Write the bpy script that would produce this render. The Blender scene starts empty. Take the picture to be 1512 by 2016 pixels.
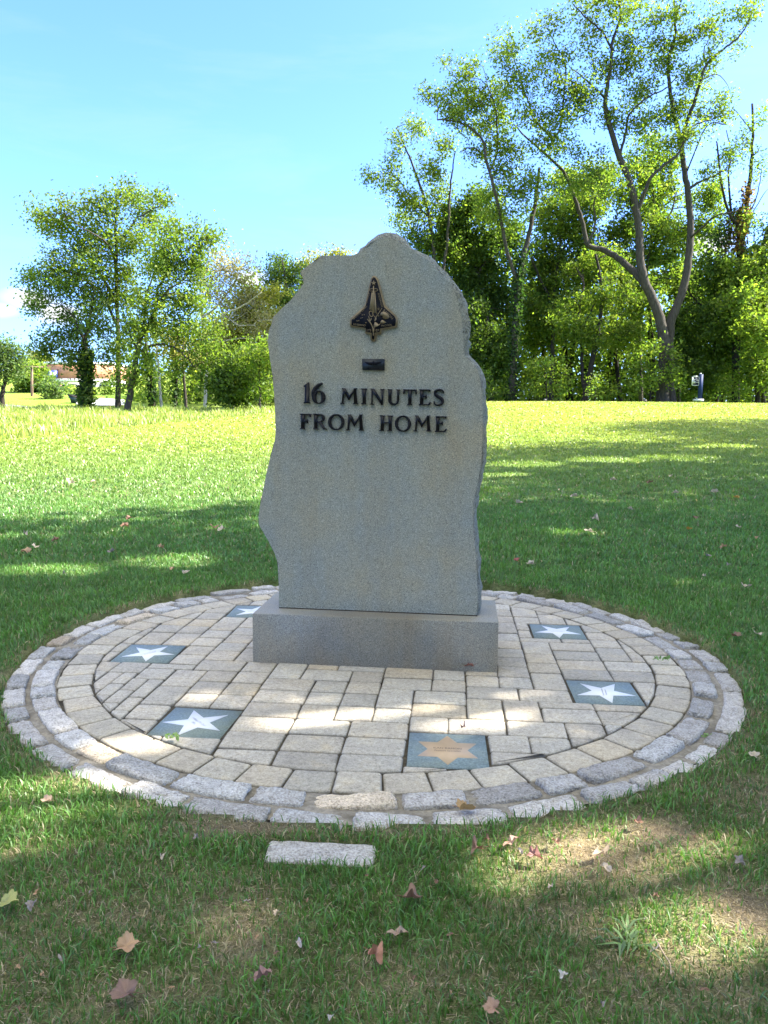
import bpy, math, random
import numpy as np
from mathutils import Matrix, Vector
PI = math.pi
rng = np.random.default_rng(7)
random.seed(7)

# ------------------------------------------------------------------ camera, world, sun, exposure
scn = bpy.context.scene
EYE, FPX, PITCH, ROLL = 1.22, 1514.0, 0.117941, 0.010125
FW = np.array([0, math.cos(PITCH), -math.sin(PITCH)])
_R = np.array([1., 0, 0]); _D = np.array([0, -math.sin(PITCH), -math.cos(PITCH)])
RT = _R * math.cos(ROLL) - _D * math.sin(ROLL)
DN = _D * math.cos(ROLL) + _R * math.sin(ROLL)
CAM = np.array([0, 0, EYE])
cam = bpy.data.objects.new("camera", bpy.data.cameras.new("camera"))
scn.collection.objects.link(cam)
cam.data.sensor_fit = 'HORIZONTAL'; cam.data.sensor_width = 36; cam.data.lens = 36 * FPX / 1512
cam.data.clip_end = 2000; cam.data.clip_start = 0.05
M4 = Matrix(((RT[0], -DN[0], -FW[0], 0), (RT[1], -DN[1], -FW[1], 0), (RT[2], -DN[2], -FW[2], EYE), (0, 0, 0, 1)))
cam.matrix_world = M4
scn.camera = cam

SUN_EL, SUN_AZ = math.radians(42), math.radians(84)      # azimuth clockwise from +Y: the sun stands to the right
SKY_STRENGTH, SUN_STRENGTH, EXPOSURE = 0.15, 5.0, 2.55
world = bpy.data.worlds.new("World"); scn.world = world; world.use_nodes = True
wn = world.node_tree.nodes; wl = world.node_tree.links; wn.clear()
wo = wn.new('ShaderNodeOutputWorld'); wb = wn.new('ShaderNodeBackground'); sky = wn.new('ShaderNodeTexSky')
sky.sky_type = 'NISHITA'; sky.sun_disc = False; sky.sun_elevation = SUN_EL; sky.sun_rotation = SUN_AZ
sky.air_density = 1.0; sky.dust_density = 1.6; sky.ozone_density = 2.0; sky.altitude = 50
wb.inputs[1].default_value = SKY_STRENGTH
# a few low white clouds in the sky itself
wt = wn.new('ShaderNodeTexCoord'); wmap = wn.new('ShaderNodeMapping'); wmap.inputs['Scale'].default_value = (1, 1, 2.2)
wno = wn.new('ShaderNodeTexNoise'); wno.inputs['Scale'].default_value = 9; wno.inputs['Detail'].default_value = 5
wl.new(wt.outputs['Generated'], wmap.inputs[0]); wl.new(wmap.outputs[0], wno.inputs['Vector'])
def cloud_spot(u, v, size):
    d = FW + (u - 756) / FPX * RT + (v - 1008) / FPX * DN; d /= np.linalg.norm(d)
    s = wn.new('ShaderNodeVectorMath'); s.operation = 'SUBTRACT'; s.inputs[1].default_value = tuple(d)
    wl.new(wt.outputs['Generated'], s.inputs[0])
    m = wn.new('ShaderNodeVectorMath'); m.operation = 'MULTIPLY'; m.inputs[1].default_value = (1, 1, 2.0); wl.new(s.outputs[0], m.inputs[0])
    l = wn.new('ShaderNodeVectorMath'); l.operation = 'LENGTH'; wl.new(m.outputs[0], l.inputs[0])
    r = wn.new('ShaderNodeMapRange'); r.inputs[1].default_value = size; r.inputs[2].default_value = 0; r.inputs[3].default_value = 0; r.inputs[4].default_value = 1
    wl.new(l.outputs['Value'], r.inputs[0]); return r.outputs[0]
acc = None
for sp in ((62, 590, .05), (110, 615, .045), (8, 612, .03), (490, 550, .045), (1390, 480, .05)):
    o_ = cloud_spot(*sp)
    if acc is None: acc = o_
    else:
        mx = wn.new('ShaderNodeMath'); mx.operation = 'MAXIMUM'; wl.new(acc, mx.inputs[0]); wl.new(o_, mx.inputs[1]); acc = mx.outputs[0]
ad = wn.new('ShaderNodeMath'); ad.operation = 'ADD'; wl.new(acc, ad.inputs[0]); wl.new(wno.outputs[0], ad.inputs[1])
cr = wn.new('ShaderNodeMapRange'); cr.inputs[1].default_value = .82; cr.inputs[2].default_value = 1.25; wl.new(ad.outputs[0], cr.inputs[0])
tint = wn.new('ShaderNodeMixRGB'); tint.blend_type = 'MULTIPLY'; tint.inputs[0].default_value = 1; tint.inputs[2].default_value = (.31, .44, .78, 1)
# faint high wisps
wm3 = wn.new('ShaderNodeMapping'); wm3.inputs['Scale'].default_value = (1.6, 1.6, 9); wm3.inputs['Rotation'].default_value = (0, .12, 0); wl.new(wt.outputs['Generated'], wm3.inputs[0])
wn3 = wn.new('ShaderNodeTexNoise'); wn3.inputs['Scale'].default_value = 2.0; wn3.inputs['Detail'].default_value = 7; wn3.inputs['Roughness'].default_value = .62; wn3.inputs['Distortion'].default_value = .4; wl.new(wm3.outputs[0], wn3.inputs['Vector'])
wr3 = wn.new('ShaderNodeMapRange'); wr3.inputs[1].default_value = .5; wr3.inputs[2].default_value = .8; wr3.inputs[4].default_value = .12; wl.new(wn3.outputs[0], wr3.inputs[0])
wx3 = wn.new('ShaderNodeMath'); wx3.operation = 'MAXIMUM'; wl.new(cr.outputs[0], wx3.inputs[0]); wl.new(wr3.outputs[0], wx3.inputs[1])
cm = wn.new('ShaderNodeMixRGB'); wl.new(wx3.outputs[0], cm.inputs[0]); wl.new(sky.outputs[0], tint.inputs[1]); wl.new(tint.outputs[0], cm.inputs[1]); cm.inputs[2].default_value = (1.5, 1.55, 1.6, 1)
# unseen bright broken cloud, added overhead and behind the viewer to lift the ambient light
wsep = wn.new('ShaderNodeSeparateXYZ'); wl.new(wt.outputs['Generated'], wsep.inputs[0])
wh = wn.new('ShaderNodeMapRange'); wh.inputs[1].default_value = .02; wh.inputs[2].default_value = -.35; wl.new(wsep.outputs[1], wh.inputs[0])
wn2 = wn.new('ShaderNodeTexNoise'); wn2.inputs['Scale'].default_value = 3.2; wn2.inputs['Detail'].default_value = 6; wl.new(wmap.outputs[0], wn2.inputs['Vector'])
wr2 = wn.new('ShaderNodeMapRange'); wr2.inputs[1].default_value = .33; wr2.inputs[2].default_value = .52; wl.new(wn2.outputs[0], wr2.inputs[0])
wz = wn.new('ShaderNodeMapRange'); wz.inputs[1].default_value = .46; wz.inputs[2].default_value = .78; wl.new(wsep.outputs[2], wz.inputs[0])
wz2 = wn.new('ShaderNodeMapRange'); wz2.inputs[1].default_value = .62; wz2.inputs[2].default_value = .78; wl.new(wsep.outputs[2], wz2.inputs[0])
wb1 = wn.new('ShaderNodeMath'); wb1.operation = 'MULTIPLY'; wl.new(wh.outputs[0], wb1.inputs[0]); wl.new(wz.outputs[0], wb1.inputs[1])
wb2 = wn.new('ShaderNodeMath'); wb2.operation = 'MAXIMUM'; wl.new(wb1.outputs[0], wb2.inputs[0]); wl.new(wz2.outputs[0], wb2.inputs[1])
wm2 = wn.new('ShaderNodeMath'); wm2.operation = 'MULTIPLY'; wl.new(wb2.outputs[0], wm2.inputs[0]); wl.new(wr2.outputs[0], wm2.inputs[1])
cm2 = wn.new('ShaderNodeMixRGB'); wl.new(wm2.outputs[0], cm2.inputs[0]); wl.new(cm.outputs[0], cm2.inputs[1]); cm2.inputs[2].default_value = (4.0, 4.05, 3.7, 1)
wl.new(cm2.outputs[0], wb.inputs[0]); wl.new(wb.outputs[0], wo.inputs[0])

sd = bpy.data.lights.new("sun", 'SUN'); sd.energy = SUN_STRENGTH; sd.angle = math.radians(0.53); sd.color = (1, .95, .86)
sun = bpy.data.objects.new("sun", sd); scn.collection.objects.link(sun)
TOSUN = Vector((math.cos(SUN_EL) * math.sin(SUN_AZ), math.cos(SUN_EL) * math.cos(SUN_AZ), math.sin(SUN_EL)))
sun.rotation_euler = TOSUN.to_track_quat('Z', 'Y').to_euler(); sun.location = (30, 0, 40)
scn.view_settings.view_transform = 'Standard'; scn.view_settings.look = 'None'
scn.view_settings.exposure = EXPOSURE; scn.view_settings.gamma = 1
scn.cycles.max_bounces = 6; scn.cycles.transparent_max_bounces = 4; scn.cycles.transmission_bounces = 4; scn.cycles.diffuse_bounces = 4

# ------------------------------------------------------------------ geometry helpers
def ray(u, v):
    return FW + (u - 756) / FPX * RT + (v - 1008) / FPX * DN
def P(u, v, Y):                                   # the point seen at (u, v) at distance Y
    d = ray(u, v); return CAM + d * (Y / d[1])
def sig(t): return 1 / (1 + np.exp(-np.clip(t, -40, 40)))
def sp(t): return np.logaddexp(0, t)
def vnoise(x, y, s, seed=0):
    x = np.asarray(x, float) * s; y = np.asarray(y, float) * s
    xi = np.floor(x).astype(np.int64); yi = np.floor(y).astype(np.int64); fx = x - xi; fy = y - yi
    fx = fx * fx * (3 - 2 * fx); fy = fy * fy * (3 - 2 * fy)
    def h(a, b):
        n = (a * 374761393 + b * 668265263 + seed * 982451653) & 0x7fffffff
        n = ((n ^ (n >> 13)) * 1274126177) & 0x7fffffff
        return ((n ^ (n >> 16)) & 0xffff) / 65535.
    return (h(xi, yi) * (1 - fx) + h(xi + 1, yi) * fx) * (1 - fy) + (h(xi, yi + 1) * (1 - fx) + h(xi + 1, yi + 1) * fx) * fy
def fnoise(x, y, s, seed=0):
    return (vnoise(x, y, s, seed) + .5 * vnoise(x, y, s * 2.1, seed + 1) + .25 * vnoise(x, y, s * 4.3, seed + 2)) / 1.75
PC = np.array([-0.037, 3.968]); RO = 1.782         # centre and outer radius of the paved circle
def tz(x, y):
    x = np.asarray(x, float); y = np.asarray(y, float)
    k = sig((x - 0.0) / 3.0)
    ye = np.minimum(y, 150)
    s = .042 + .0205 * k
    z = s * 2 * sp((ye - 7) / 2)
    z = z - k * (.0625 + .05) * 2 * sp((np.minimum(ye, 80) - 51) / 2) + (1 - k) * .038 * 3 * sp((ye - 58) / 3)
    z = z + .02 * (fnoise(x, y, .35, 5) - .5) * np.clip((np.hypot(x - PC[0], y - PC[1]) - 2) / 3, 0, 1)
    return z
def G(u, v):                                       # the point of the ground seen at (u, v)
    d = ray(u, v); t0 = .2; t = t0
    for i in range(4000):
        q = CAM + d * t
        if q[2] < tz(q[0], q[1]): break
        t0 = t; t *= 1.01
    for i in range(40):
        m = .5 * (t0 + t); q = CAM + d * m
        if q[2] < tz(q[0], q[1]): t = m
        else: t0 = m
    return CAM + d * t
class MB:
    def __init__(s): s.V = []; s.F = {}; s.C = []; s.n = 0
    def add(s, V, F, col=None):
        V = np.asarray(V, float).reshape(-1, 3)
        for f in (F if isinstance(F, list) and len(F) and isinstance(F[0], np.ndarray) else [np.asarray(F)]):
            f = np.atleast_2d(f)
            s.F.setdefault(f.shape[1], []).append(f + s.n)
        s.V.append(V); s.n += len(V)
        c = np.ones((len(V), 4)); 
        if col is not None: c[:, :3] = col
        s.C.append(c)
    def poly(s, V, col=None):
        s.add(V, np.arange(len(V))[None], col)
    def prism(s, loop, n, h0, h1, col=None):       # loop extruded along n from h0 to h1
        L = np.asarray(loop, float); n = np.asarray(n, float); k = len(L)
        V = np.concatenate([L + n * h0, L + n * h1]); i = np.arange(k); j = (i + 1) % k
        s.add(V, [np.stack([i, j, j + k, i + k], 1)], col)
        s.F.setdefault(k, []).append((np.arange(k) + k)[None] + s.n - 2 * k)
        s.F.setdefault(k, []).append(np.arange(k)[::-1][None] + s.n - 2 * k)
    def box(s, c, hx, ex=(1, 0, 0), ey=(0, 1, 0), ez=(0, 0, 1), col=None):
        c = np.asarray(c, float); ex, ey, ez = (np.asarray(e, float) * h for e, h in zip((ex, ey, ez), hx))
        V = [c + a * ex + b * ey + d * ez for d in (-1, 1) for b in (-1, 1) for a in (-1, 1)]
        s.add(V, np.array([[0, 2, 3, 1], [4, 5, 7, 6], [0, 1, 5, 4], [2, 6, 7, 3], [0, 4, 6, 2], [1, 3, 7, 5]]), col)
    def tube(s, pts, rad, k=6, col=None, cap=True):
        p = np.asarray(pts, float); n = len(p); r = np.broadcast_to(np.asarray(rad, float), (n,))
        t = np.gradient(p, axis=0); t /= np.linalg.norm(t, axis=1)[:, None] + 1e-9
        ref = np.array([.31, .93, .12]); 
        if abs(t.mean(0) @ ref) > .9: ref = np.array([.9, -.1, .4])
        a = np.cross(t, ref); a /= np.linalg.norm(a, axis=1)[:, None] + 1e-9; b = np.cross(t, a)
        th = np.arange(k) * 2 * PI / k
        V = p[:, None] + r[:, None, None] * (np.cos(th)[None, :, None] * a[:, None] + np.sin(th)[None, :, None] * b[:, None])
        i = np.arange(n - 1)[:, None] * k; j = np.arange(k)[None]; j2 = (j + 1) % k
        F = np.stack([i + j, i + j2, i + k + j2, i + k + j], -1).reshape(-1, 4)
        s.add(V.reshape(-1, 3), F, col)
        if cap: s.F.setdefault(k, []).append((np.arange(k) + (n - 1) * k)[None] + s.n - n * k)
    def build(s, name, m, parent=None, smooth=False, loc=None):
        me = bpy.data.meshes.new(name)
        if s.n:
            V = np.concatenate(s.V); C = np.concatenate(s.C)
            if loc is not None: V = V - np.asarray(loc)
            idx = []; st = []; o = 0
            for k, L in s.F.items():
                f = np.concatenate(L); idx.append(f.ravel()); st.append(o + np.arange(len(f)) * k); o += f.size
            idx = np.concatenate(idx).astype(np.int32); st = np.concatenate(st).astype(np.int32)
            me.vertices.add(len(V)); me.vertices.foreach_set('co', V.astype(np.float32).ravel())
            me.loops.add(len(idx)); me.loops.foreach_set('vertex_index', idx)
            me.polygons.add(len(st)); me.polygons.foreach_set('loop_start', st)
            if smooth: me.polygons.foreach_set('use_smooth', np.ones(len(st), bool))
            at = me.attributes.new('col', 'FLOAT_COLOR', 'POINT'); at.data.foreach_set('color', C.astype(np.float32).ravel())
            me.update(calc_edges=True); me.validate()
        if m: me.materials.append(m)
        o = bpy.data.objects.new(name, me); scn.collection.objects.link(o)
        if loc is not None and parent is None: o.location = loc
        if parent is not None:
            o.parent = parent
        return o
def tag(o, label=None, cat=None, group=None, kind=None):
    if label: o['label'] = label
    if cat: o['category'] = cat
    if group: o['group'] = group
    if kind: o['kind'] = kind
    return o
def thing(name, loc, label, cat, group=None):
    o = bpy.data.objects.new(name, None); scn.collection.objects.link(o)
    o.location = Vector(loc); o.empty_display_size = .1
    return tag(o, label, cat, group)
def child(mb, name, m, t, smooth=False):          # vertices in world space, parented under thing t
    return mb.build(name, m, t, smooth, loc=np.array(t.location))
def smooth_path(pts, n=6):
    p = np.asarray(pts, float); q = np.vstack([2 * p[0] - p[1], p, 2 * p[-1] - p[-2]]); out = []
    for i in range(1, len(q) - 2):
        for t in np.arange(n) / n:
            out.append(.5 * (2 * q[i] + (q[i + 1] - q[i - 1]) * t + (2 * q[i - 1] - 5 * q[i] + 4 * q[i + 1] - q[i + 2]) * t * t + (3 * q[i] - q[i - 1] - 3 * q[i + 1] + q[i + 2]) * t ** 3))
    out.append(p[-1]); return np.array(out)

# ------------------------------------------------------------------ materials
class NT:
    def __init__(s, name):
        s.m = bpy.data.materials.new(name); s.m.use_nodes = True; s.t = s.m.node_tree; s.t.nodes.clear()
        s.out = s.n('OutputMaterial')
    def n(s, t): return s.t.nodes.new('ShaderNode' + t)
    def l(s, a, b): s.t.links.new(a, b)
    def attr(s): a = s.n('Attribute'); a.attribute_name = 'col'; return a.outputs['Color']
    def coord(s, which='Object'): return s.n('TexCoord').outputs[which]
    def pos(s): return s.n('NewGeometry').outputs['Position']
    def noise(s, sc, det=3, vec=None, rough=.55, dist=0):
        x = s.n('TexNoise'); x.inputs['Scale'].default_value = sc; x.inputs['Detail'].default_value = det
        x.inputs['Roughness'].default_value = rough; x.inputs['Distortion'].default_value = dist
        if vec is not None: s.l(vec, x.inputs['Vector'])
        return x.outputs[0]
    def ramp(s, f, stops):
        r = s.n('ValToRGB'); e = r.color_ramp.elements
        while len(e) < len(stops): e.new(.5)
        for a, (p, c) in zip(e, stops): a.position = p; a.color = (*c, 1) if not isinstance(c, (int, float)) else (c, c, c, 1)
        s.l(f, r.inputs[0]); return r.outputs[0]
    def mix(s, f, a, b, mode='MIX'):
        x = s.n('MixRGB'); x.blend_type = mode
        for v, i in ((f, 0), (a, 1), (b, 2)):
            if isinstance(v, (int, float)): x.inputs[i].default_value = v if i == 0 else (v, v, v, 1)
            elif isinstance(v, tuple): x.inputs[i].default_value = (*v, 1)
            else: s.l(v, x.inputs[i])
        return x.outputs[0]
    def math(s, op, a, b=0.):
        x = s.n('Math'); x.operation = op
        for v, i in ((a, 0), (b, 1)):
            if isinstance(v, (int, float)): x.inputs[i].default_value = v
            else: s.l(v, x.inputs[i])
        return x.outputs[0]
    def bump(s, h, st=.3, d=.01):
        b = s.n('Bump'); b.inputs['Strength'].default_value = st; b.inputs['Distance'].default_value = d
        s.l(h, b.inputs['Height']); return b.outputs[0]
    def pbr(s, col, rough=.7, nor=None, metal=0, spec=.5, coat=0):
        p = s.n('BsdfPrincipled')
        if isinstance(col, tuple): p.inputs['Base Color'].default_value = (*col, 1)
        else: s.l(col, p.inputs['Base Color'])
        if isinstance(rough, (int, float)): p.inputs['Roughness'].default_value = rough
        else: s.l(rough, p.inputs['Roughness'])
        p.inputs['Metallic'].default_value = metal; p.inputs['Specular IOR Level'].default_value = spec
        p.inputs['Coat Weight'].default_value = coat
        if nor is not None: s.l(nor, p.inputs['Normal'])
        s.l(p.outputs[0], s.out.inputs[0]); return s.m
    def leafy(s, col, tcol, tf=.45, rough=.5, gloss=.06):
        d = s.n('BsdfDiffuse'); t = s.n('BsdfTranslucent'); a = s.n('MixShader'); a.inputs[0].default_value = tf
        s.l(col, d.inputs[0]); s.l(tcol, t.inputs[0]); s.l(d.outputs[0], a.inputs[1]); s.l(t.outputs[0], a.inputs[2])
        g = s.n('BsdfGlossy'); g.inputs['Roughness'].default_value = rough; g.inputs[0].default_value = (1, 1, 1, 1)
        b = s.n('MixShader'); b.inputs[0].default_value = gloss; s.l(a.outputs[0], b.inputs[1]); s.l(g.outputs[0], b.inputs[2])
        s.l(b.outputs[0], s.out.inputs[0]); return s.m
def simple(name, col, rough=.6, metal=0, var=.15, sc=20, bump=0, spec=.5):
    t = NT(name); c = t.coord(); f = t.noise(sc, 4, c)
    lo = tuple(x * (1 - var) for x in col); hi = tuple(min(1, x * (1 + var)) for x in col)
    return t.pbr(t.ramp(f, [(.3, lo), (.7, hi)]), rough, t.bump(f, bump, .004) if bump else None, metal, spec)

def leaf_mat():
    t = NT('leaves'); a = t.attr()
    return t.leafy(a, t.mix(1., a, (1.6, 1.75, .85), 'MULTIPLY'), .55, .6, .01)
LEAF = leaf_mat()
def grass_mat():
    t = NT('grass_blades'); a = t.attr()
    return t.leafy(a, t.mix(1., a, (1.5, 1.45, .9), 'MULTIPLY'), .35, .5, .04)
GRASS = grass_mat()
def bark_mat(name, lo, hi):
    t = NT(name); c = t.coord(); mp = t.n('Mapping'); mp.inputs['Scale'].default_value = (6, 6, 1.2); t.l(c, mp.inputs[0])
    f = t.noise(2.2, 6, mp.outputs[0], .65)
    return t.pbr(t.ramp(f, [(.3, lo), (.68, hi)]), .9, t.bump(f, .8, .06), spec=.2)
BARK = bark_mat('grey_brown_bark', (.022, .018, .014), (.078, .066, .052))
BARK_DARK = bark_mat('dark_bark', (.016, .013, .01), (.05, .04, .03))
BARK_PALE = bark_mat('pale_sycamore_bark', (.24, .21, .16), (.62, .57, .47))

def granite(name, base, warm=.0, rockface=False, stain=False, seed=0):
    t = NT(name); c = t.coord('Object')
    g1 = t.noise(210, 2, c, .6); g2 = t.noise(420, 1, c); big = t.noise(2.3, 5, c, .6)
    vo = t.n('TexVoronoi'); vo.inputs['Scale'].default_value = 190; t.l(c, vo.inputs['Vector'])
    grain = t.math('ADD', t.math('MULTIPLY', g1, .6), t.math('MULTIPLY', g2, .4))
    col = t.ramp(grain, [(.34, tuple(x * .42 for x in base)), (.47, tuple(x * .85 for x in base)), (.54, base), (.66, tuple(min(.85, x * 1.5) for x in base))])
    crys = t.ramp(t.n('SeparateColor').outputs[0] if False else vo.outputs['Distance'], [(.0, .62), (.28, 1.)])
    col = t.mix(.6, col, crys, 'MULTIPLY')
    tint = t.ramp(big, [(.34, (.88, .95, 1.04)), (.5, (1, 1, .97)), (.66, (1.10, 1.0, .84))])
    col = t.mix(1., col, tint, 'MULTIPLY')
    if stain:   # long vertical run-off streaks below the plaques and the lettering
        mp = t.n('Mapping'); mp.inputs['Scale'].default_value = (9, 9, .7); t.l(c, mp.inputs[0])
        st = t.noise(1, 4, mp.outputs[0], .6)
        col = t.mix(t.ramp(st, [(.46, 0.), (.72, .42)]), col, t.mix(1., col, (1.02, .86, .66), 'MULTIPLY'))
    if rockface: cr_ = t.noise(34, 6, c, .75, 1.5); col = t.mix(1., col, t.ramp(cr_, [(.36, .25), (.46, .9), (.62, 1.25)]), 'MULTIPLY')
    if seed == 2:   # a damp dark stain low on the sawn base, its edge slanting up from both lower corners
        sx = t.n('SeparateXYZ'); t.l(c, sx.inputs[0]); ax = t.math('ABSOLUTE', t.math('ADD', sx.outputs[0], t.math('MULTIPLY', sx.outputs[1], -.104)))
        e_ = t.math('ADD', t.math('ADD', t.math('MULTIPLY', ax, 1.15), sx.outputs[2]), t.math('MULTIPLY', big, .12))
        col = t.mix(1., col, t.ramp(e_, [(.50, (.72, .72, .73)), (.72, (1., 1., 1.))]), 'MULTIPLY')
    h = t.math('ADD', t.math('MULTIPLY', g1, .5), t.math('MULTIPLY', t.noise(28, 5, c, .65), 1.4 if rockface else .0))
    return t.pbr(col, .55 if not rockface else .85, t.bump(h, .9 if rockface else .18, .02 if rockface else .002), spec=.35)
SLAB = granite('steeled_granite', (.292, .286, .238), stain=True)
ROCKFACE = granite('rock_pitch_granite', (.25, .245, .2), rockface=True)
BASEST = granite('sawn_granite', (.25, .23, .182), stain=True, seed=2)
def cobble_mat():
    t = NT('split_granite'); c = t.pos(); g = t.noise(130, 3, c, .7); g3 = t.noise(24, 5, c, .65)
    f = t.math('ADD', t.math('MULTIPLY', g, .65), t.math('MULTIPLY', g3, .35))
    col = t.ramp(f, [(.33, (.17, .15, .125)), (.45, (.42, .38, .325)), (.55, (.60, .555, .49)), (.68, (.82, .77, .69))])
    col = t.mix(1., col, t.attr(), 'MULTIPLY')
    return t.pbr(col, .8, t.bump(f, .9, .02), spec=.3)
COBBLE = cobble_mat()
def paver_mat():
    t = NT('tumbled_concrete'); c = t.pos(); g = t.noise(170, 3, c, .7); g3 = t.noise(11, 5, c, .6); g4 = t.noise(60, 3, c)
    f = t.math('ADD', t.math('MULTIPLY', g, .6), t.math('MULTIPLY', g4, .4))
    col = t.ramp(f, [(.34, (.20, .172, .128)), (.47, (.365, .322, .250)), (.58, (.445, .398, .318)), (.72, (.64, .58, .475))])
    col = t.mix(1., col, t.ramp(g3, [(.3, (.8, .8, .82)), (.55, (1, 1, 1)), (.75, (1.1, 1.03, .9))]), 'MULTIPLY')
    col = t.mix(1., col, t.attr(), 'MULTIPLY')
    return t.pbr(col, .88, t.bump(f, .55, .006), spec=.25)
PAVER = paver_mat()
def sand_mat(name, a, b, sc=60):
    t = NT(name); c = t.pos(); f = t.noise(sc, 5, c, .7); g = t.noise(7, 3, c)
    col = t.mix(t.ramp(g, [(.45, 0.), (.65, .7)]), t.ramp(f, [(.3, a), (.7, b)]), tuple(x * .6 for x in a))
    return t.pbr(col, .95, t.bump(f, .7, .01), spec=.1)
JOINT = sand_mat('joint_sand', (.035, .03, .022), (.10, .085, .06))
MORTAR = sand_mat('mortar', (.15, .13, .10), (.33, .295, .235), 60)
SLATE = None
def slate_mat():
    t = NT('bluestone'); c = t.pos(); f = t.noise(120, 4, c, .7); g = t.noise(6, 4, c, .6)
    col = t.mix(1., t.ramp(f, [(.32, (.125, .155, .145)), (.6, (.215, .25, .235)), (.75, (.34, .38, .36))]), t.ramp(g, [(.35, (.9, .98, 1.06)), (.65, (1.05, 1.03, .93))]), 'MULTIPLY')
    return t.pbr(col, .75, t.bump(f, .3, .003), spec=.3)
SLATE = slate_mat()
WHITE_STAR = simple('white_marble', (.66, .65, .63), .5, var=.03, sc=30)
BRONZE_STAR = simple('brushed_bronze', (.42, .29, .165), .5, .0, var=.12, sc=14)
INSCR = simple('inscription', (.42, .41, .42), .7)
INSCR_DARK = simple('dark_inscription', (.09, .07, .05), .7)
BRONZE = simple('dull_bronze', (.21, .155, .085), .5, .15, var=.2, sc=40, spec=.25)
FIELD = simple('black_bronze_field', (.008, .008, .011), .55, .0, var=.2, spec=.08)
BLACK = simple('black_letter_paint', (.003, .003, .005), .3, 0, var=.2, spec=.18)
PLAQUE = simple('dark_plaque_metal', (.014, .017, .02), .45, .1, var=.2, spec=.3)
def ground_mat():
    t = NT('lawn_ground'); c = t.pos(); a = t.attr()
    f = t.noise(38, 6, c, .75); f2 = t.noise(5, 5, c, .65); f3 = t.noise(.55, 4, c)
    col = t.mix(1., a, t.ramp(f, [(.3, .5), (.5, .95), (.7, 1.5)]), 'MULTIPLY')
    f4 = t.noise(240, 4, c, .8); col = t.mix(1., col, t.ramp(f4, [(.32, .55), (.5, .95), (.66, 1.6)]), 'MULTIPLY')
    col = t.mix(1., col, t.ramp(f2, [(.3, (.78, .8, .72)), (.7, (1.2, 1.16, 1.2))]), 'MULTIPLY')
    col = t.mix(.8, col, t.ramp(f3, [(.3, (.84, .9, .8)), (.7, (1.18, 1.1, 1.1))]), 'MULTIPLY')
    return t.pbr(col, .95, t.bump(t.math('ADD', f, t.math('MULTIPLY', f4, .3)), 1., .05), spec=.05)
GROUND = ground_mat()
DRY = None
def dry_mat():
    t = NT('dry_leaf'); a = t.attr(); c = t.coord(); f = t.noise(60, 4, c)
    col = t.mix(1., a, t.ramp(f, [(.3, .6), (.7, 1.3)]), 'MULTIPLY')
    oi = t.n('ObjectInfo'); col = t.mix(1., col, oi.outputs['Color'], 'MULTIPLY')
    return t.leafy(col, col, .25, .6, .04)
DRY = dry_mat()
ROADM = sand_mat('pale_asphalt', (.20, .20, .195), (.3, .3, .29), 8)
GRAVELM = sand_mat('pale_gravel', (.45, .44, .42), (.62, .6, .57), 8)

# ------------------------------------------------------------------ terrain
GREEN = np.array([.105, .215, .034]); DEEP = np.array([.066, .172, .030]); STRAW = np.array([.42, .34, .20]); SOIL = np.array([.26, .20, .135]); YEL = np.array([.37, .345, .06])
def bare(x, y):                                   # 0 lush turf, 1 worn dry soil; worn patches lie near the front of the circle
    n = fnoise(x, y, 1.7, 21); m = fnoise(x, y, 5.5, 33)
    b = np.zeros_like(np.asarray(x, float))
    for (px, py, rx, ry, w) in ((.60, 2.00, .22, .17, .95), (.45, 1.78, .2, .12, .6), (.84, 2.16, .16, .14, .8), (-.33, 1.72, .10, .16, .85), (.95, 1.78, .2, .2, .75), (-.62, 1.74, .16, .08, .3), (.15, 1.56, .3, .10, .35), (.75, 1.60, .35, .14, .5), (-.5, 1.5, .4, .08, .25), (-.38, 2.17, .24, .05, .8), (1.25, 2.4, .25, .2, .6)):
        b = np.maximum(b, w * np.exp(-(((x - px) / rx) ** 2 + ((y - py) / ry) ** 2)))
    b = b * (.35 + 1.2 * m) + .20 * (n > .60) * np.clip((3.0 - y) / 1.2, 0, 1) + .14 * np.clip((2.5 - y) / .9, 0, 1) * m
    rr = np.abs(np.hypot(x - PC[0], y - PC[1]) - RO - .03)
    b = np.maximum(b, .55 * np.exp(-(rr / .05) ** 2) * m * 1.4)
    return np.clip(b, 0, 1)
# the line where the mown lawn meets the tall meadow grass
ML = [G(-260, 905), G(0, 868), G(150, 852), G(300, 838), G(420, 826), G(535, 815), G(620, 812.5)]
MLx = np.array([q[0] for q in ML]); MLy = np.array([q[1] for q in ML])
def meadow(x, y):
    b = np.interp(x, MLx, MLy); m = np.clip((y - b) / .8, 0, 1) * np.clip((50 - y + (x + 22) * .25) / 3, 0, 1)
    return m * np.clip((-3.2 - x) / .6, 0, 1)
def axis(a, b, dens):
    out = [a]
    while out[-1] < b: out.append(out[-1] + dens(out[-1]))
    return np.array(out)
xs = axis(0, 260, lambda t: .045 if t < 1.4 else .06 + max(0, t - 1.4) * .05); xs = np.concatenate([-xs[:0:-1], xs])
ys = axis(-30, 420, lambda t: .045 if 1.2 < t < 2.8 else .06 + abs(t - 2) * .035)
X, Yg = np.meshgrid(xs, ys); x = X.ravel(); y = Yg.ravel(); z = tz(x, y)
rr = np.hypot(x - PC[0], y - PC[1]); z = np.where(rr < RO - .015, -.09, z)
bb = bare(x, y)[:, None]; far = np.clip((y - 10) / 10, 0, 1)[:, None]; md = meadow(x, y)[:, None]
tn = fnoise(x, y, .9, 3)[:, None]; tn2 = fnoise(x, y, .28, 9)[:, None]
near = (SOIL * .32 + DEEP * .68) * (.75 + .5 * tn)
farc = (GREEN * (1 - .55 * tn2) + YEL * .55 * tn2) * 1.0
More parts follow.
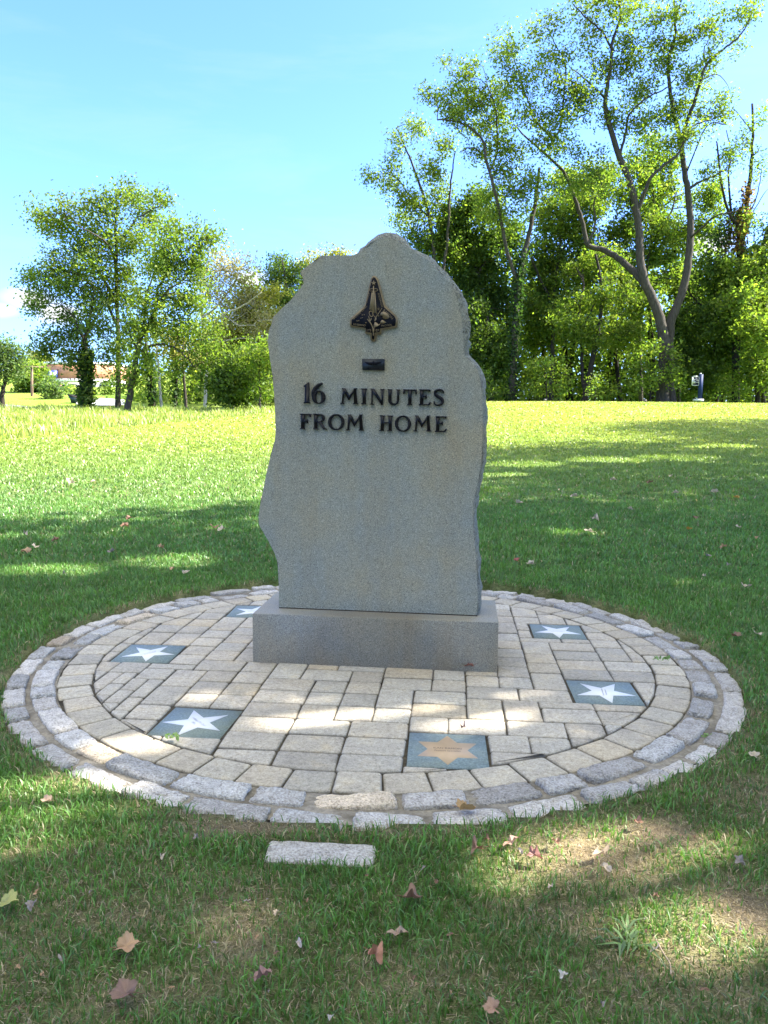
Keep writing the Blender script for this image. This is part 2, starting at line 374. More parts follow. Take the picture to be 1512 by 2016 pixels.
colr = near * (1 - far) + farc * far
colr = colr * (1 - bb) + (SOIL * (1 - tn) + STRAW * tn) * bb * 1.05
colr = colr * (1 - md) + np.array([.19, .26, .04]) * md
nx, ny = len(xs), len(ys)
i = (np.arange(ny - 1)[:, None] * nx + np.arange(nx - 1)[None]).ravel()
g = MB(); g.add(np.stack([x, y, z], 1), np.stack([i, i + 1, i + nx + 1, i + nx], 1)); g.C = [np.concatenate([colr, np.ones((len(x), 1))], 1)]
tag(g.build('lawn', GROUND, smooth=True), kind='structure')

# ------------------------------------------------------------------ blades of grass
def blades(mb, x, y, h, w, colA, colB, lean=.5):
    n = len(x); z = tz(x, y); a = rng.uniform(0, 2 * PI, n); b = rng.uniform(0, 2 * PI, n)
    wx, wy = np.cos(a) * w * .5, np.sin(a) * w * .5
    L = h * lean * rng.uniform(.2, 1.5, n); lx, ly = np.cos(b) * L, np.sin(b) * L
    hz = h * np.clip(1 - .35 * (L / h) ** 2, .25, 1)
    V = np.empty((n, 5, 3))
    V[:, 0] = np.stack([x - wx, y - wy, z - .006], 1); V[:, 1] = np.stack([x + wx, y + wy, z - .006], 1)
    V[:, 2] = np.stack([x + wx * .8 + lx * .35, y + wy * .8 + ly * .35, z + hz * .62], 1); V[:, 3] = np.stack([x - wx * .8 + lx * .35, y - wy * .8 + ly * .35, z + hz * .62], 1)
    V[:, 4] = np.stack([x + lx, y + ly, z + hz], 1)
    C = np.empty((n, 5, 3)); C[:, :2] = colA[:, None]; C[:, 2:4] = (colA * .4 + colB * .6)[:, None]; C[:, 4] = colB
    o = np.arange(n)[:, None] * 5
    mb.add(V.reshape(-1, 3), [o + np.array([0, 1, 2, 3]), o + np.array([3, 2, 4])], C.reshape(-1, 3))
def turf(mb, y0, y1, dens, h, w, margin=.8):
    W_ = .60 * y1 + (margin if y1 < 1.9 else 1.2); A = (y1 - y0) * 2 * W_; n = int(A * dens)
    y = rng.uniform(y0, y1, n); x = rng.uniform(-1, 1, n) * W_
    k = rng.uniform(size=n) < np.where(np.abs(x) < .52 * y + .35, 1, .45); x, y = x[k], y[k]
    r = np.hypot(x - PC[0], y - PC[1]); k = r > RO + .002 + .012 * rng.normal(size=len(r)); x, y = x[k], y[k]
    k = ~((np.abs(x + .17 + (y - 2.03) * .1) < .152) & (np.abs(y - 2.035) < .052)); x, y = x[k], y[k]
    b = bare(x, y); k = rng.uniform(size=len(x)) > b * 1.02 - .04; x, y, b = x[k], y[k], b[k]
    m = meadow(x, y); k = m < .4; x, y, b = x[k], y[k], b[k]
    n = len(x); t = fnoise(x, y, .8, 12); t2 = vnoise(x, y, 7, 14); u = rng.uniform(size=n)
    col = DEEP * (1 - t[:, None]) + GREEN * t[:, None]
    warm = np.clip((y - 9) / 16, 0, 1)
    col = col * (1 - .55 * warm[:, None]) + YEL * .55 * warm[:, None]
    lo_ = np.clip((y - 6) / 10, 0, 1)[:, None]; col = col * (1 + (rng.uniform(.65, 1.45, (n, 1)) - 1) * (1 - .55 * lo_)) * (.75 + .5 * t2[:, None])
    dry = (u < .035 + .4 * b + .10 * (t2 > .72) * np.clip((4 - y) / 2, 0, 1)); col[dry] = STRAW * rng.uniform(.6, 1.2, (dry.sum(), 1))
    hh = h * rng.uniform(.45, 1.25, n) * (.65 + .7 * t) * np.where(dry, .8, 1) * (1 - .45 * b)
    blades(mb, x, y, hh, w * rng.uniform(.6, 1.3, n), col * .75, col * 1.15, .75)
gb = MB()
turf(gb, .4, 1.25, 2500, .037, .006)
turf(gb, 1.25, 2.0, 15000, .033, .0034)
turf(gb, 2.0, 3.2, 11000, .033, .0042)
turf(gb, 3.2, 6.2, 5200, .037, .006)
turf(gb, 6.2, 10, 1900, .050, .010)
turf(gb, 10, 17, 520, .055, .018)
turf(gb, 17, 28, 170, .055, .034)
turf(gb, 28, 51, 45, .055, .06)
def thatch(mb, y0, y1, dens):
    n = int((y1 - y0) * 2 * (.52 * y1 + .35) * dens); y = rng.uniform(y0, y1, n); x = rng.uniform(-1, 1, n) * (.52 * y1 + .35); k = np.hypot(x - PC[0], y - PC[1]) > RO + .01; x, y = x[k], y[k]
    k = ~((np.abs(x + .17 + (y - 2.03) * .1) < .15) & (np.abs(y - 2.035) < .05)); x, y = x[k], y[k]
    k = rng.uniform(size=len(x)) < .14 + 1.1 * bare(x, y); x, y = x[k], y[k]; n = len(x)
    c = STRAW * (1 - (u := rng.uniform(size=(n, 1)))) + SOIL * .7 * u; c = c * rng.uniform(.55, 1.35, (n, 1))
    blades(mb, x, y, rng.uniform(.006, .014, n), rng.uniform(.0016, .0034, n), c * .9, c, 2.6)
thatch(gb, 1.25, 2.2, 24000); thatch(gb, 2.2, 3.2, 10000)
tag(gb.build('grass', GRASS), 'short green lawn grass growing around the paved circle', 'grass', kind='stuff')
mb_ = MB(); n = 60000; y = rng.uniform(20, 54, n); x = rng.uniform(-32, -2.5, n)
k = (meadow(x, y) > rng.uniform(size=n)) & (x > -.56 * y - 2); x, y = x[k], y[k]; n = len(x)
t = fnoise(x, y, .5, 41); hh = (.06 + .75 * np.clip(t - .25, 0, 1)) * rng.uniform(.4, 1.3, n); bl = np.interp(x, MLx, MLy); hh *= np.clip((y - bl) / 4, .35, 1)
c = np.array([.20, .28, .04]) * (1 - t[:, None] * .5) + np.array([.27, .30, .06]) * t[:, None] * .5; c = c * rng.uniform(.6, 1.5, (n, 1)); tan = rng.uniform(size=n) < .08; c[tan] = np.array([.36, .29, .14]) * rng.uniform(.7, 1.2, (tan.sum(), 1))
blades(mb_, x, y, hh, rng.uniform(.02, .05, n), c * .7, c * 1.15, .5)
tag(mb_.build('meadow_grass', GRASS), 'tall yellowing meadow grass left unmown beyond the lawn', 'tall grass', kind='stuff')

# ------------------------------------------------------------------ the paved circle
GA = math.radians(-5.2); GX = np.array([math.cos(GA), math.sin(GA)]); GY = np.array([-math.sin(GA), math.cos(GA)]); UNIT = .0785
def offset_poly(L, d):                             # convex polygon (counter-clockwise) shrunk by d
    L = np.asarray(L); n = len(L); out = []
    for i in range(n):
        p0, p1, p2 = L[i - 1], L[i], L[(i + 1) % n]
        e1 = p1 - p0; e2 = p2 - p1; e1 /= np.linalg.norm(e1) + 1e-9; e2 /= np.linalg.norm(e2) + 1e-9
        n1 = np.array([-e1[1], e1[0]]); n2 = np.array([-e2[1], e2[0]]); b = n1 + n2; q = b @ b
        out.append(p1 + (b * (2 * d / q) if q > .3 else b * d))
    return np.array(out)
def chop(L, c):                                    # cut the corners of a polygon a little
    out = []; n = len(L)
    for i in range(n):
        p0, p1, p2 = L[i - 1], L[i], L[(i + 1) % n]; a = p0 - p1; b = p2 - p1; la, lb = np.linalg.norm(a), np.linalg.norm(b)
        ca = min(c, la * .3); cb = min(c, lb * .3)
        out += [p1 + a / la * ca, p1 + a / la * ca * .3 + b / lb * cb * .3, p1 + b / lb * cb]
    return np.array(out)
def clip(L, p, nrm):                               # keep the side where (q - p).nrm <= 0
    out = []; n = len(L)
    for i in range(n):
        a, b = L[i], L[(i + 1) % n]; da, db = (a - p) @ nrm, (b - p) @ nrm
        if da <= 0: out.append(a)
        if da * db < 0: out.append(a + (b - a) * da / (da - db))
    return np.array(out) if len(out) > 2 else None
def area(L): x, y = L[:, 0], L[:, 1]; return .5 * abs(np.sum(x * np.roll(y, -1) - y * np.roll(x, -1)))
def paver(mb, L, z0, tilt, col):
    keep = []
    for i in range(len(L)):
        p0, p1, p2 = (keep[-1] if keep else L[i - 1]), L[i], L[(i + 1) % len(L)]
        e1, e2 = p1 - p0, p2 - p1
        if np.linalg.norm(e2) < .004 or np.linalg.norm(e1) < .004: continue
        if abs(e1[0] * e2[1] - e1[1] * e2[0]) < .06 * np.linalg.norm(e1) * np.linalg.norm(e2): continue
        keep.append(p1)
    if len(keep) < 3: return
    L = chop(np.array(keep), .011 * rng.uniform(.7, 1.5)); c = L.mean(0); n = len(L)
    zz = lambda Q, z: np.column_stack([Q, z + z0 + (Q - c) @ tilt])
    sc = min(1, math.sqrt(area(L)) / .09)
    r = [zz(L, -.05), zz(L, -.0095), zz(offset_poly(L, .0018 * sc), -.005), zz(offset_poly(L, .0048 * sc), -.0018), zz(offset_poly(L, .0105 * sc), 0)]
    V = np.concatenate(r); i = np.arange(n); j = (i + 1) % n
    col = np.concatenate([np.tile(np.asarray(col) * f, (n, 1)) for f in (.34, .45, .62, .9, 1.)])      # edge rings get darker down towards the joint
    mb.add(V, [np.stack([k * n + i, k * n + j, (k + 1) * n + j, (k + 1) * n + i], 1) for k in range(4)] + [(np.arange(n) + 4 * n)[None]], col)
def paver_col():
    v = rng.uniform(.9, 1.1); w = rng.uniform(-.025, .02)
    c = np.array([1 + w, 1, 1 - w * 1.3]) * v
    if rng.uniform() < .06: c = c * np.array([1.05, 1.01, .93])
    if rng.uniform() < .15: c = c * np.array([.86, .87, .89])
    return c
RF, RS = 1.402, 1.560                               # field edge and outer edge of the ring course
tiles = {'bronze': (.391, -1.159), 'front': (-.617, -1.025), 'near': (1.10, -.475), 'pale': (-1.185, -.165), 'back': (1.005, .566), 'half': (-.855, .787)}
N = 40; occ = np.zeros((N, N), bool); O = -N * UNIT / 2
tile_rect = {}
for k, (a, b) in tiles.items():
    ia, ib = round((a - .157 - O) / UNIT), round((b - .157 - O) / UNIT); occ[ia:ia + 4, ib:ib + 4] = True; tile_rect[k] = (ia, ib)
BASE_C = np.array([-.0466, 3.7140]); BA = -.104416; BX = np.array([math.cos(BA), math.sin(BA)]); BY = np.array([-math.sin(BA), math.cos(BA)])
field = MB(); pr = random.Random(11)
def loc2w(a, b): return PC + GX * a + GY * b
bl_ = BASE_C - PC; b0 = bl_ @ GY
order = sorted(((i, j) for i in range(N) for j in range(N)), key=lambda q: (q[1], q[0]))
for (i, j) in order:
    if occ[i, j]: continue
    cx, cy = O + (i + .5) * UNIT, O + (j + .5) * UNIT
    if math.hypot(cx, cy) > RF + .2: continue
    run = 0
    while i + run < N and not occ[i + run, j] and run < 9: run += 1
    w = 3 if pr.random() < .62 else 2; h = 2
    if w == 2 and pr.random() < .34: h = 3
    if run < 2: w = 1
    elif run == 3: w = 3
    elif run - w == 1: w = 2 if run != 3 else 3
    w = min(w, run)
    for hh_ in ((3, 2, 1) if h == 3 else (2, 1)):
        if j + hh_ <= N and not occ[i:i + w, j:j + hh_].any(): h = hh_; break
    occ[i:i + w, j:j + h] = True
    x0, y0 = O + i * UNIT, O + j * UNIT; gp = .001
    L = np.array([loc2w(x0 + gp, y0 + gp), loc2w(x0 + w * UNIT - gp, y0 + gp), loc2w(x0 + w * UNIT - gp, y0 + h * UNIT - gp), loc2w(x0 + gp, y0 + h * UNIT - gp)])
    L = L + rng.normal(0, .0016, L.shape)
    q = L.mean(0) - PC
    if np.hypot(*(L - PC).T).max() > RF:            # cut to the curve
        for t in range(48):
            a = 2 * PI * t / 48 + .03; d = np.array([math.cos(a), math.sin(a)])
            if d @ q / (np.linalg.norm(q) + 1e-9) < .75: continue
            L = clip(L, PC + d * RF, d)
            if L is None: break
        if L is None or area(L) < .0003: continue
    mid = L.mean(0) - BASE_C
    if abs(mid @ BX) < .5 and .08 < mid @ BY < .40: continue      # under the monument
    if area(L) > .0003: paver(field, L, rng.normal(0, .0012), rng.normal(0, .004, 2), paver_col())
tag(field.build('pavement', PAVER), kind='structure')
ring = MB(); nr = 57
for k in range(nr):
    a0 = 2 * PI * (k + .01) / nr; a1 = 2 * PI * (k + .99) / nr; j_ = rng.normal(0, .003, 4)
    cs = lambda a, r: PC + r * np.array([math.cos(a), math.sin(a)])
    L = np.array([cs(a0, RF + .006 + j_[0]), cs(a0, RS - .004 + j_[1]), cs((a0 + a1) / 2, RS - .001 + j_[1]), cs(a1, RS - .004 + j_[2]), cs(a1, RF + .006 + j_[3])])
    L = L + rng.normal(0, .0012, L.shape)
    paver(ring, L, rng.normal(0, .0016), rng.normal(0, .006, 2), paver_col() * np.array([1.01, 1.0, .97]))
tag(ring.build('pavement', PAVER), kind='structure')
def disc(name, r0, r1, z, m):
    d = MB(); n = 96; a = np.arange(n) * 2 * PI / n
    A = np.column_stack([PC[0] + r0 * np.cos(a), PC[1] + r0 * np.sin(a), np.full(n, z)]); B = np.column_stack([PC[0] + r1 * np.cos(a), PC[1] + r1 * np.sin(a), np.full(n, z)])
    i = np.arange(n); j = (i + 1) % n
    if r0 > 0: d.add(np.concatenate([A, B]), np.stack([i, i + n, j + n, j], 1))
    else: d.poly(B)
    return tag(d.build(name, m), kind='structure')
disc('paving_ground', 0, RS + .01, -.009, JOINT)
disc('mortar_ground', RS + .001, RO - .03, -.006, MORTAR)

# two rings of split granite blocks set in mortar
def rock(n, sx, sy, sz, p=5., amp=.06, seed=0):     # a rounded, lumpy block as points on a cube grid
    pts = {}; V = []; F = []
    def vid(q):
        key = tuple(q)
        if key not in pts: pts[key] = len(V); V.append(q)
        return pts[key]
    for ax in range(3):
        for s in (0, n):
            for a in range(n):
                for b in range(n):
                    quad = []
                    for (da, db) in ((0, 0), (1, 0), (1, 1), (0, 1)):
                        q = [0, 0, 0]; q[ax] = s; q[(ax + 1) % 3] = a + da; q[(ax + 2) % 3] = b + db; quad.append(vid(tuple(q)))
                    F.append(quad if s else quad[::-1])
    V = np.array(V, float) / n * 2 - 1
    V = V / (np.abs(V) ** p).sum(1)[:, None] ** (1 / p)
    g = np.random.default_rng(seed); D = np.zeros(len(V))
    for _ in range(7):
        d = g.normal(size=3) * g.uniform(1.5, 8); D += np.sin(V @ d + g.uniform(0, 6)) / np.linalg.norm(d)
    V = V * (1 + amp * D[:, None]) + g.normal(0, amp * .55, V.shape)
    return V * np.array([sx, sy, sz]), np.array(F)
cob = thing('cobblestone_border', (PC[0], PC[1], 0), 'double ring of split grey granite blocks edging the paved circle', 'kerb')
pr = random.Random(5); cs_n = 0
for (r0, r1, nl) in ((1.563, 1.668, 44), (1.692, 1.786, 47)):
    a = pr.uniform(0, .1); lens = [pr.uniform(.62, 1.3) for _ in range(nl)]; tot = sum(lens)
    for k in range(nl):
        da = 2 * PI * lens[k] / tot; rm = (r0 + r1) / 2; half = da * rm / 2 - pr.uniform(.006, .016)
        V, F = rock(9, half, (r1 - r0) / 2 * pr.uniform(.86, 1.02), .062, 14, .055, 100 + cs_n)
        am = a + da / 2; a += da
        th = am + V[:, 0] / rm; R_ = rm + V[:, 1] + pr.uniform(-.006, .006)
        top = .005 + pr.uniform(-.006, .009); W = np.column_stack([PC[0] + R_ * np.cos(th), PC[1] + R_ * np.sin(th), V[:, 2] - .062 + top + V[:, 0] * pr.uniform(-.08, .08)])
        v = pr.uniform(.58, 1.08); w = pr.uniform(-.015, .035); t_ = pr.random()
        c = np.array([1 + w, 1, 1 - w]) * v * (np.array([1.1, 1.0, .84]) if t_ < .05 else np.array([.96, .99, 1.03]))
        m = MB(); m.add(W, F[:, ::-1], c); child(m, 'cobblestone', COBBLE, cob, True); cs_n += 1
# flat stone sunk in the grass in front
V, F = rock(10, .152, .052, .05, 16, .02, 77); c_, s_ = math.cos(-.06), math.sin(-.06)
W = np.column_stack([-.169 + V[:, 0] * c_ - V[:, 1] * s_, 2.032 + V[:, 0] * s_ + V[:, 1] * c_, np.minimum(V[:, 2], .040 + .0012 * np.sin(V[:, 0] * 60) + .001 * np.sin(V[:, 1] * 140)) - .027])
m = MB(); m.add(W, F[:, ::-1], np.array([.78, .79, .80])); o = m.build('stepping_stone', COBBLE, None, True, loc=(-.169, 2.032, 0))
tag(o, 'narrow flat granite stone sunk in the grass in front of the ring', 'stone')

# ------------------------------------------------------------------ the star tiles
def text_mesh(body, size, align='CENTER'):
    cu = bpy.data.curves.new('lettering', 'FONT'); cu.body = body; cu.size = size; cu.align_x = align; cu.align_y = 'CENTER'; cu.resolution_u = 3
    ob = bpy.data.objects.new('lettering', cu); scn.collection.objects.link(ob)
    me = bpy.data.meshes.new_from_object(ob.evaluated_get(bpy.context.evaluated_depsgraph_get()))
    V = np.array([v.co[:] for v in me.vertices]).reshape(-1, 3); F = [list(p.vertices) for p in me.polygons]
    bpy.data.objects.remove(ob); bpy.data.curves.remove(cu); bpy.data.meshes.remove(me)
    return V, F
def add_text(mb, body, size, o, ex, ey, ez, h=.0008, width=None):
    V, F = text_mesh(body, size)
    if width: V = V * (width / max(1e-6, V[:, 0].max() - V[:, 0].min()))
    W = np.asarray(o) + V[:, :1] * np.asarray(ex) + V[:, 1:2] * np.asarray(ey) + h * np.asarray(ez); n = mb.n
    mb.V.append(W); mb.C.append(np.ones((len(W), 4))); mb.n += len(W)
    for f in F: mb.F.setdefault(len(f), []).append(np.array([f]) + n)
Z3 = np.array([0, 0, 1.])
def star_pts(n, R, r, rot):
    return np.array([((R if k % 2 == 0 else r) * math.cos(rot + k * PI / n), (R if k % 2 == 0 else r) * math.sin(rot + k * PI / n)) for k in range(2 * n)])
TG = 'star tiles set in the paving'
TL = {'bronze': ('bluestone tile with a bronze six pointed star, near the front of the paving', 6, PI / 2, .02, ['ILAN RAMON', 'Payload Specialist'], 0, 0),
      'front': ('bluestone tile with a white star lettered diagonally, sunk below its brown paver', 5, math.radians(115), -.03, ['William McCool', 'Pilot'], math.radians(-42), .0),
      'near': ('bluestone tile with a white star, flush with the ring course beside it', 5, math.radians(0 + 58 + 72 * 0), .01, None, math.radians(85), 0),
      'pale': ('bluestone tile with a white star, lying alone between the ring course and the monument', 5, math.radians(-78), .05, None, math.radians(50), 0),
      'back': ('smallest looking bluestone tile with whole white star, near the rear of the ring', 5, math.radians(-92), .0, None, 0, 0),
      'half': ('bluestone tile whose white star is half hidden behind the monument base', 5, math.radians(12), .04, None, 0, 0)}
for k, (lab, npt, rot, tw, txt, trot, _) in TL.items():
    ia, ib = tile_rect[k]; c = loc2w(O + (ia + 2) * UNIT, O + (ib + 2) * UNIT); a = GA + tw
    ex = np.array([math.cos(a), math.sin(a), 0]); ey = np.array([-math.sin(a), math.cos(a), 0]); zt = -.003 if k != 'front' else -.008
    t = thing('star_tile', (c[0], c[1], 0), lab, 'star tile', TG)
    c3 = np.array([c[0], c[1], 0]); hs = .1475
    L = [c3 + ex * sx * hs + ey * sy * hs for sx, sy in ((-1, -1), (1, -1), (1, 1), (-1, 1))]
    m = MB(); m.prism(L, Z3, -.05, zt); child(m, 'slate_plate', SLATE, t)
    R_ = .128 if npt == 6 else .138; S = star_pts(npt, R_, R_ * (.577 if npt == 6 else .382), rot)
    m = MB(); S3 = [c3 + ex * q[0] + ey * q[1] for q in S]
    ctr = c3 + Z3 * (zt + .0012); n = len(S3)
    m.add(np.concatenate([[ctr], np.array(S3) + Z3 * (zt + .0012), np.array(S3) + Z3 * (zt - .002)]), [np.array([[0, 1 + i, 1 + (i + 1) % n] for i in range(n)]), np.array([[1 + i, 1 + n + i, 1 + n + (i + 1) % n, 1 + (i + 1) % n] for i in range(n)])])
    st = child(m, 'star', BRONZE_STAR if npt == 6 else WHITE_STAR, t)
    m = MB(); tx = ex * math.cos(trot) + ey * math.sin(trot); ty = -ex * math.sin(trot) + ey * math.cos(trot); hz = zt + .0018
    if txt:
        add_text(m, txt[0], .02, c3 + ty * .010, tx, ty, Z3, hz, .105 if npt == 6 else .11); add_text(m, txt[1], .014, c3 - ty * .012, tx, ty, Z3, hz, .098 if npt == 6 else .03)
    else:
        for row in range(2):                        # worn engraved lines too faint to read
            q = -.045 + .01 * row
            while q < .045 - .012 * row:
                w_ = rng.uniform(.002, .005); m.box(c3 + tx * q + ty * (.006 - .014 * row) + Z3 * hz, (w_ * .5, .0025, .0002), tx, ty); q += w_ + .0022
    ins = child(m, 'inscription', INSCR_DARK if npt == 6 else INSCR, t); ins.parent = st; ins.location = (0, 0, 0)
    st.location = (0, 0, 0)

# ------------------------------------------------------------------ the monument
HB = .2528
SP0, SP1 = np.array([-.539, 3.893]), np.array([.474, 3.767])
FX = np.append((SP1 - SP0) / np.linalg.norm(SP1 - SP0), 0); FN = np.array([FX[1], -FX[0], 0])   # along the face, out of the face
FO = np.array([SP0[0], SP0[1], HB])
def face(u, v):                                    # the point of the polished face seen at (u, v)
    d = ray(u, v); return CAM + d * (((FO - CAM) @ FN) / (d @ FN))
BAXIS = np.append(BX, 0); BDEEP = np.append(BY, 0)
mon = thing('monument', (BASE_C[0], BASE_C[1], 0), 'tall grey granite memorial stone with rough edges on a sawn base', 'monument')
# base
w2, dp = 1.2249 / 2, .4714; b3 = np.append(BASE_C, 0)
def rect(ins, z): return np.array([b3 + BAXIS * sx * (w2 - ins) + BDEEP * (ins if sy < 0 else dp - ins) + Z3 * z for sx, sy in ((-1, -1), (1, -1), (1, 1), (-1, 1))])
m = MB(); loops = [rect(0, -.06), rect(0, HB - .005), rect(.0015, HB - .0015), rect(.005, HB)]
V = np.concatenate(loops); F = [np.array([[k * 4 + i, k * 4 + (i + 1) % 4, k * 4 + 4 + (i + 1) % 4, k * 4 + 4 + i] for k in range(3) for i in range(4)] + [[12, 13, 14, 15]])]
m.add(V, F); child(m, 'base', BASEST, mon)
# slab outline on the face, anticlockwise from the bottom corner by the base's long end
OUT = [(549, 1197), (938, 1213), (941, 1175), (939, 1141), (938, 1106), (934, 1072), (931, 1027), (932, 989), (943, 938), (948, 910), (950, 860), (950, 804), (948, 771), (945, 748), (940, 728), (923, 710), (913, 698), (912, 672), (910, 635), (902, 602), (897, 579), (885, 557), (867, 539), (841, 511), (807, 491), (774, 471), (758, 466), (745, 470), (712, 495), (695, 503), (660, 503), (632, 503.5), (622, 512), (606, 523), (594, 533), (592, 537), (597, 549), (598, 559), (589, 571), (574, 589), (555, 607), (538, 624), (534, 640), (530, 650), (527, 672), (531, 705), (537, 740), (541, 800), (543, 845), (541, 868), (534, 893), (526, 925), (518, 965), (512, 995), (509, 1018), (510, 1033), (519, 1048), (530, 1068), (541, 1090), (547, 1110), (549, 1150)]
A = np.array([face(*q) for q in OUT]); 
a2 = np.column_stack([(A - FO) @ FX, A[:, 2]])
# resample
seg = []; lw = []
for i in range(len(a2)):
    p, q = a2[i], a2[(i + 1) % len(a2)]; k = max(1, int(np.linalg.norm(q - p) / .022))
    for t in range(k): seg.append(p + (q - p) * t / k)
B2 = np.array(seg); n = len(B2)
tn_ = np.roll(B2, -1, 0) - np.roll(B2, 1, 0); nr_ = np.column_stack([tn_[:, 1], -tn_[:, 0]]); nr_ /= np.linalg.norm(nr_, axis=1)[:, None]
for _ in range(3): nr_ = (np.roll(nr_, 1, 0) + 2 * nr_ + np.roll(nr_, -1, 0)); nr_ /= np.linalg.norm(nr_, axis=1)[:, None]
onbot = B2[:, 1] < HB + .004
right = np.clip(nr_[:, 0], 0, 1); topw = np.clip(nr_[:, 1], 0, 1)
bulge = np.where(onbot, 0, .006 + right * (.011 + .015 * np.clip((B2[:, 1] - 1.45) / .2, 0, 1)) + .022 * topw * (B2[:, 0] < .62) * (B2[:, 0] > .42))
lump = np.array([vnoise(i * .37, 2.2, 1., 8) for i in range(n)])
TH = .20; prof = [(0, 0), (.006, .30), (.022, .75), (.05, 1.0), (.09, 1.12), (.14, 1.05), (.18, .7), (TH, .3)]
rows = []
for (d_, f_) in prof:
    lum = np.array([vnoise(i * .45 + d_ * 9, d_ * 30, 1., 17) + .6 * vnoise(i * 1.1, d_ * 70, 1., 19) for i in range(n)])
    off = bulge * f_ * (.2 + 1.05 * lum) if d_ > 0 else np.zeros(n)
    Q = B2 + nr_ * off[:, None]; Q[:, 1] = np.where(onbot, B2[:, 1], np.maximum(Q[:, 1], HB + .003))
    wob = np.where(onbot | (d_ == 0), 0, (lum - .8) * .022)
    rows.append(np.array([np.array([FO[0], FO[1], 0]) + FX * q[0] + Z3 * q[1] for q in Q]) - FN * (d_ + wob)[:, None])
sl = MB(); L0 = rows[0]; sl.add(L0, np.arange(n)[None]); child(sl, 'slab', SLAB, mon)
rk = MB(); V = np.concatenate(rows); i = np.arange(n); j = (i + 1) % n
rk.add(V, [np.concatenate([np.stack([k * n + i, (k + 1) * n + i, (k + 1) * n + j, k * n + j], 1) for k in range(len(prof) - 1)]), (np.arange(n)[::-1] + (len(prof) - 1) * n)[None]])
child(rk, 'rough_edge', ROCKFACE, mon)
m = MB(); m.box(FO + FX * .5105 - FN * .09 + Z3 * .0015, (.5085, .0925, .003), FX, FN); child(m, 'setting_joint', BARK_DARK, mon)
# bronze letters
def ell(cx, cy, rx, ry, a0=0, a1=360, k=28): return [(cx + rx * math.cos(math.radians(a0 + (a1 - a0) * t / k)), cy + ry * math.sin(math.radians(a0 + (a1 - a0) * t / k))) for t in range(k + (a1 - a0 < 360))]
def band(outer, inner, closed):
    n = len(outer); r = range(n if closed else n - 1); return [[outer[i], outer[(i + 1) % n], inner[(i + 1) % n], inner[i]] for i in r]
def stroke(pts, hw, closed=False):
    p = smooth_path([(q[0], q[1], 0) for q in pts], 4)[:, :2]; w = np.interp(np.linspace(0, 1, len(p)), np.linspace(0, 1, len(hw)), hw)
    t = np.gradient(p, axis=0); t /= np.linalg.norm(t, axis=1)[:, None] + 1e-9; nn = np.column_stack([-t[:, 1], t[:, 0]])
    return band((p + nn * w[:, None]).tolist(), (p - nn * w[:, None]).tolist(), False)
def solid(mb, polys, fn, h0, h1):
    """polygons given by a map fn to the face; strips share no caps, so each is raised a hair differently"""
    for q in polys:
        L = np.array([fn(*p) for p in q]); nn = np.cross(L[1] - L[0], L[2] - L[1])
        if nn @ FN < 0: L = L[::-1]
        mb.prism(L, FN, h0, h1 + rng.uniform(0, .0006))
fa = lambda X, Y: face(585 + X / 9.45, 745 + Y / 9.45)
fb = lambda X, Y: face(735 + X / 9.45, 745 + Y / 9.45)
MM = [[(858, 190), (884, 222), (868, 460), (838, 460)], [(815, 457), (875, 457), (886, 477), (805, 477)], [(836, 180), (905, 185), (988, 345), (966, 407)], [(966, 407), (950, 368), (1060, 198), (1084, 216)], [(1055, 183), (1122, 185), (1100, 206), (1126, 462), (1064, 462), (1062, 214)], [(1052, 461), (1140, 461), (1147, 479), (1045, 479)]]
EE = [[(873, 222), (935, 224), (930, 478), (870, 477)], [(858, 203), (1066, 208), (1060, 231), (868, 226)], [(1066, 208), (1036, 230), (1048, 252), (1063, 250)], [(930, 328), (968, 325), (980, 298), (990, 300), (1004, 378), (984, 374), (970, 350), (930, 350)], [(848, 475), (1050, 480), (1040, 502), (846, 498)], [(1036, 502), (1020, 478), (1050, 438), (1073, 438), (1060, 480)]]
OO = lambda cx, cy: band(ell(cx, cy, 151, 152), ell(cx + 1, cy, 95, 124), True)
SS = stroke([(1308, 282), (1300, 240), (1255, 214), (1195, 218), (1157, 248), (1156, 292), (1190, 330), (1245, 362), (1284, 398), (1288, 445), (1258, 485), (1205, 498), (1150, 484), (1130, 425)], [9, 15, 14, 18, 25, 28, 32, 32, 30, 27, 20, 15, 14, 9])
sh = lambda polys, dx, dy: [[(x + dx, y + dy) for x, y in q] for q in polys]
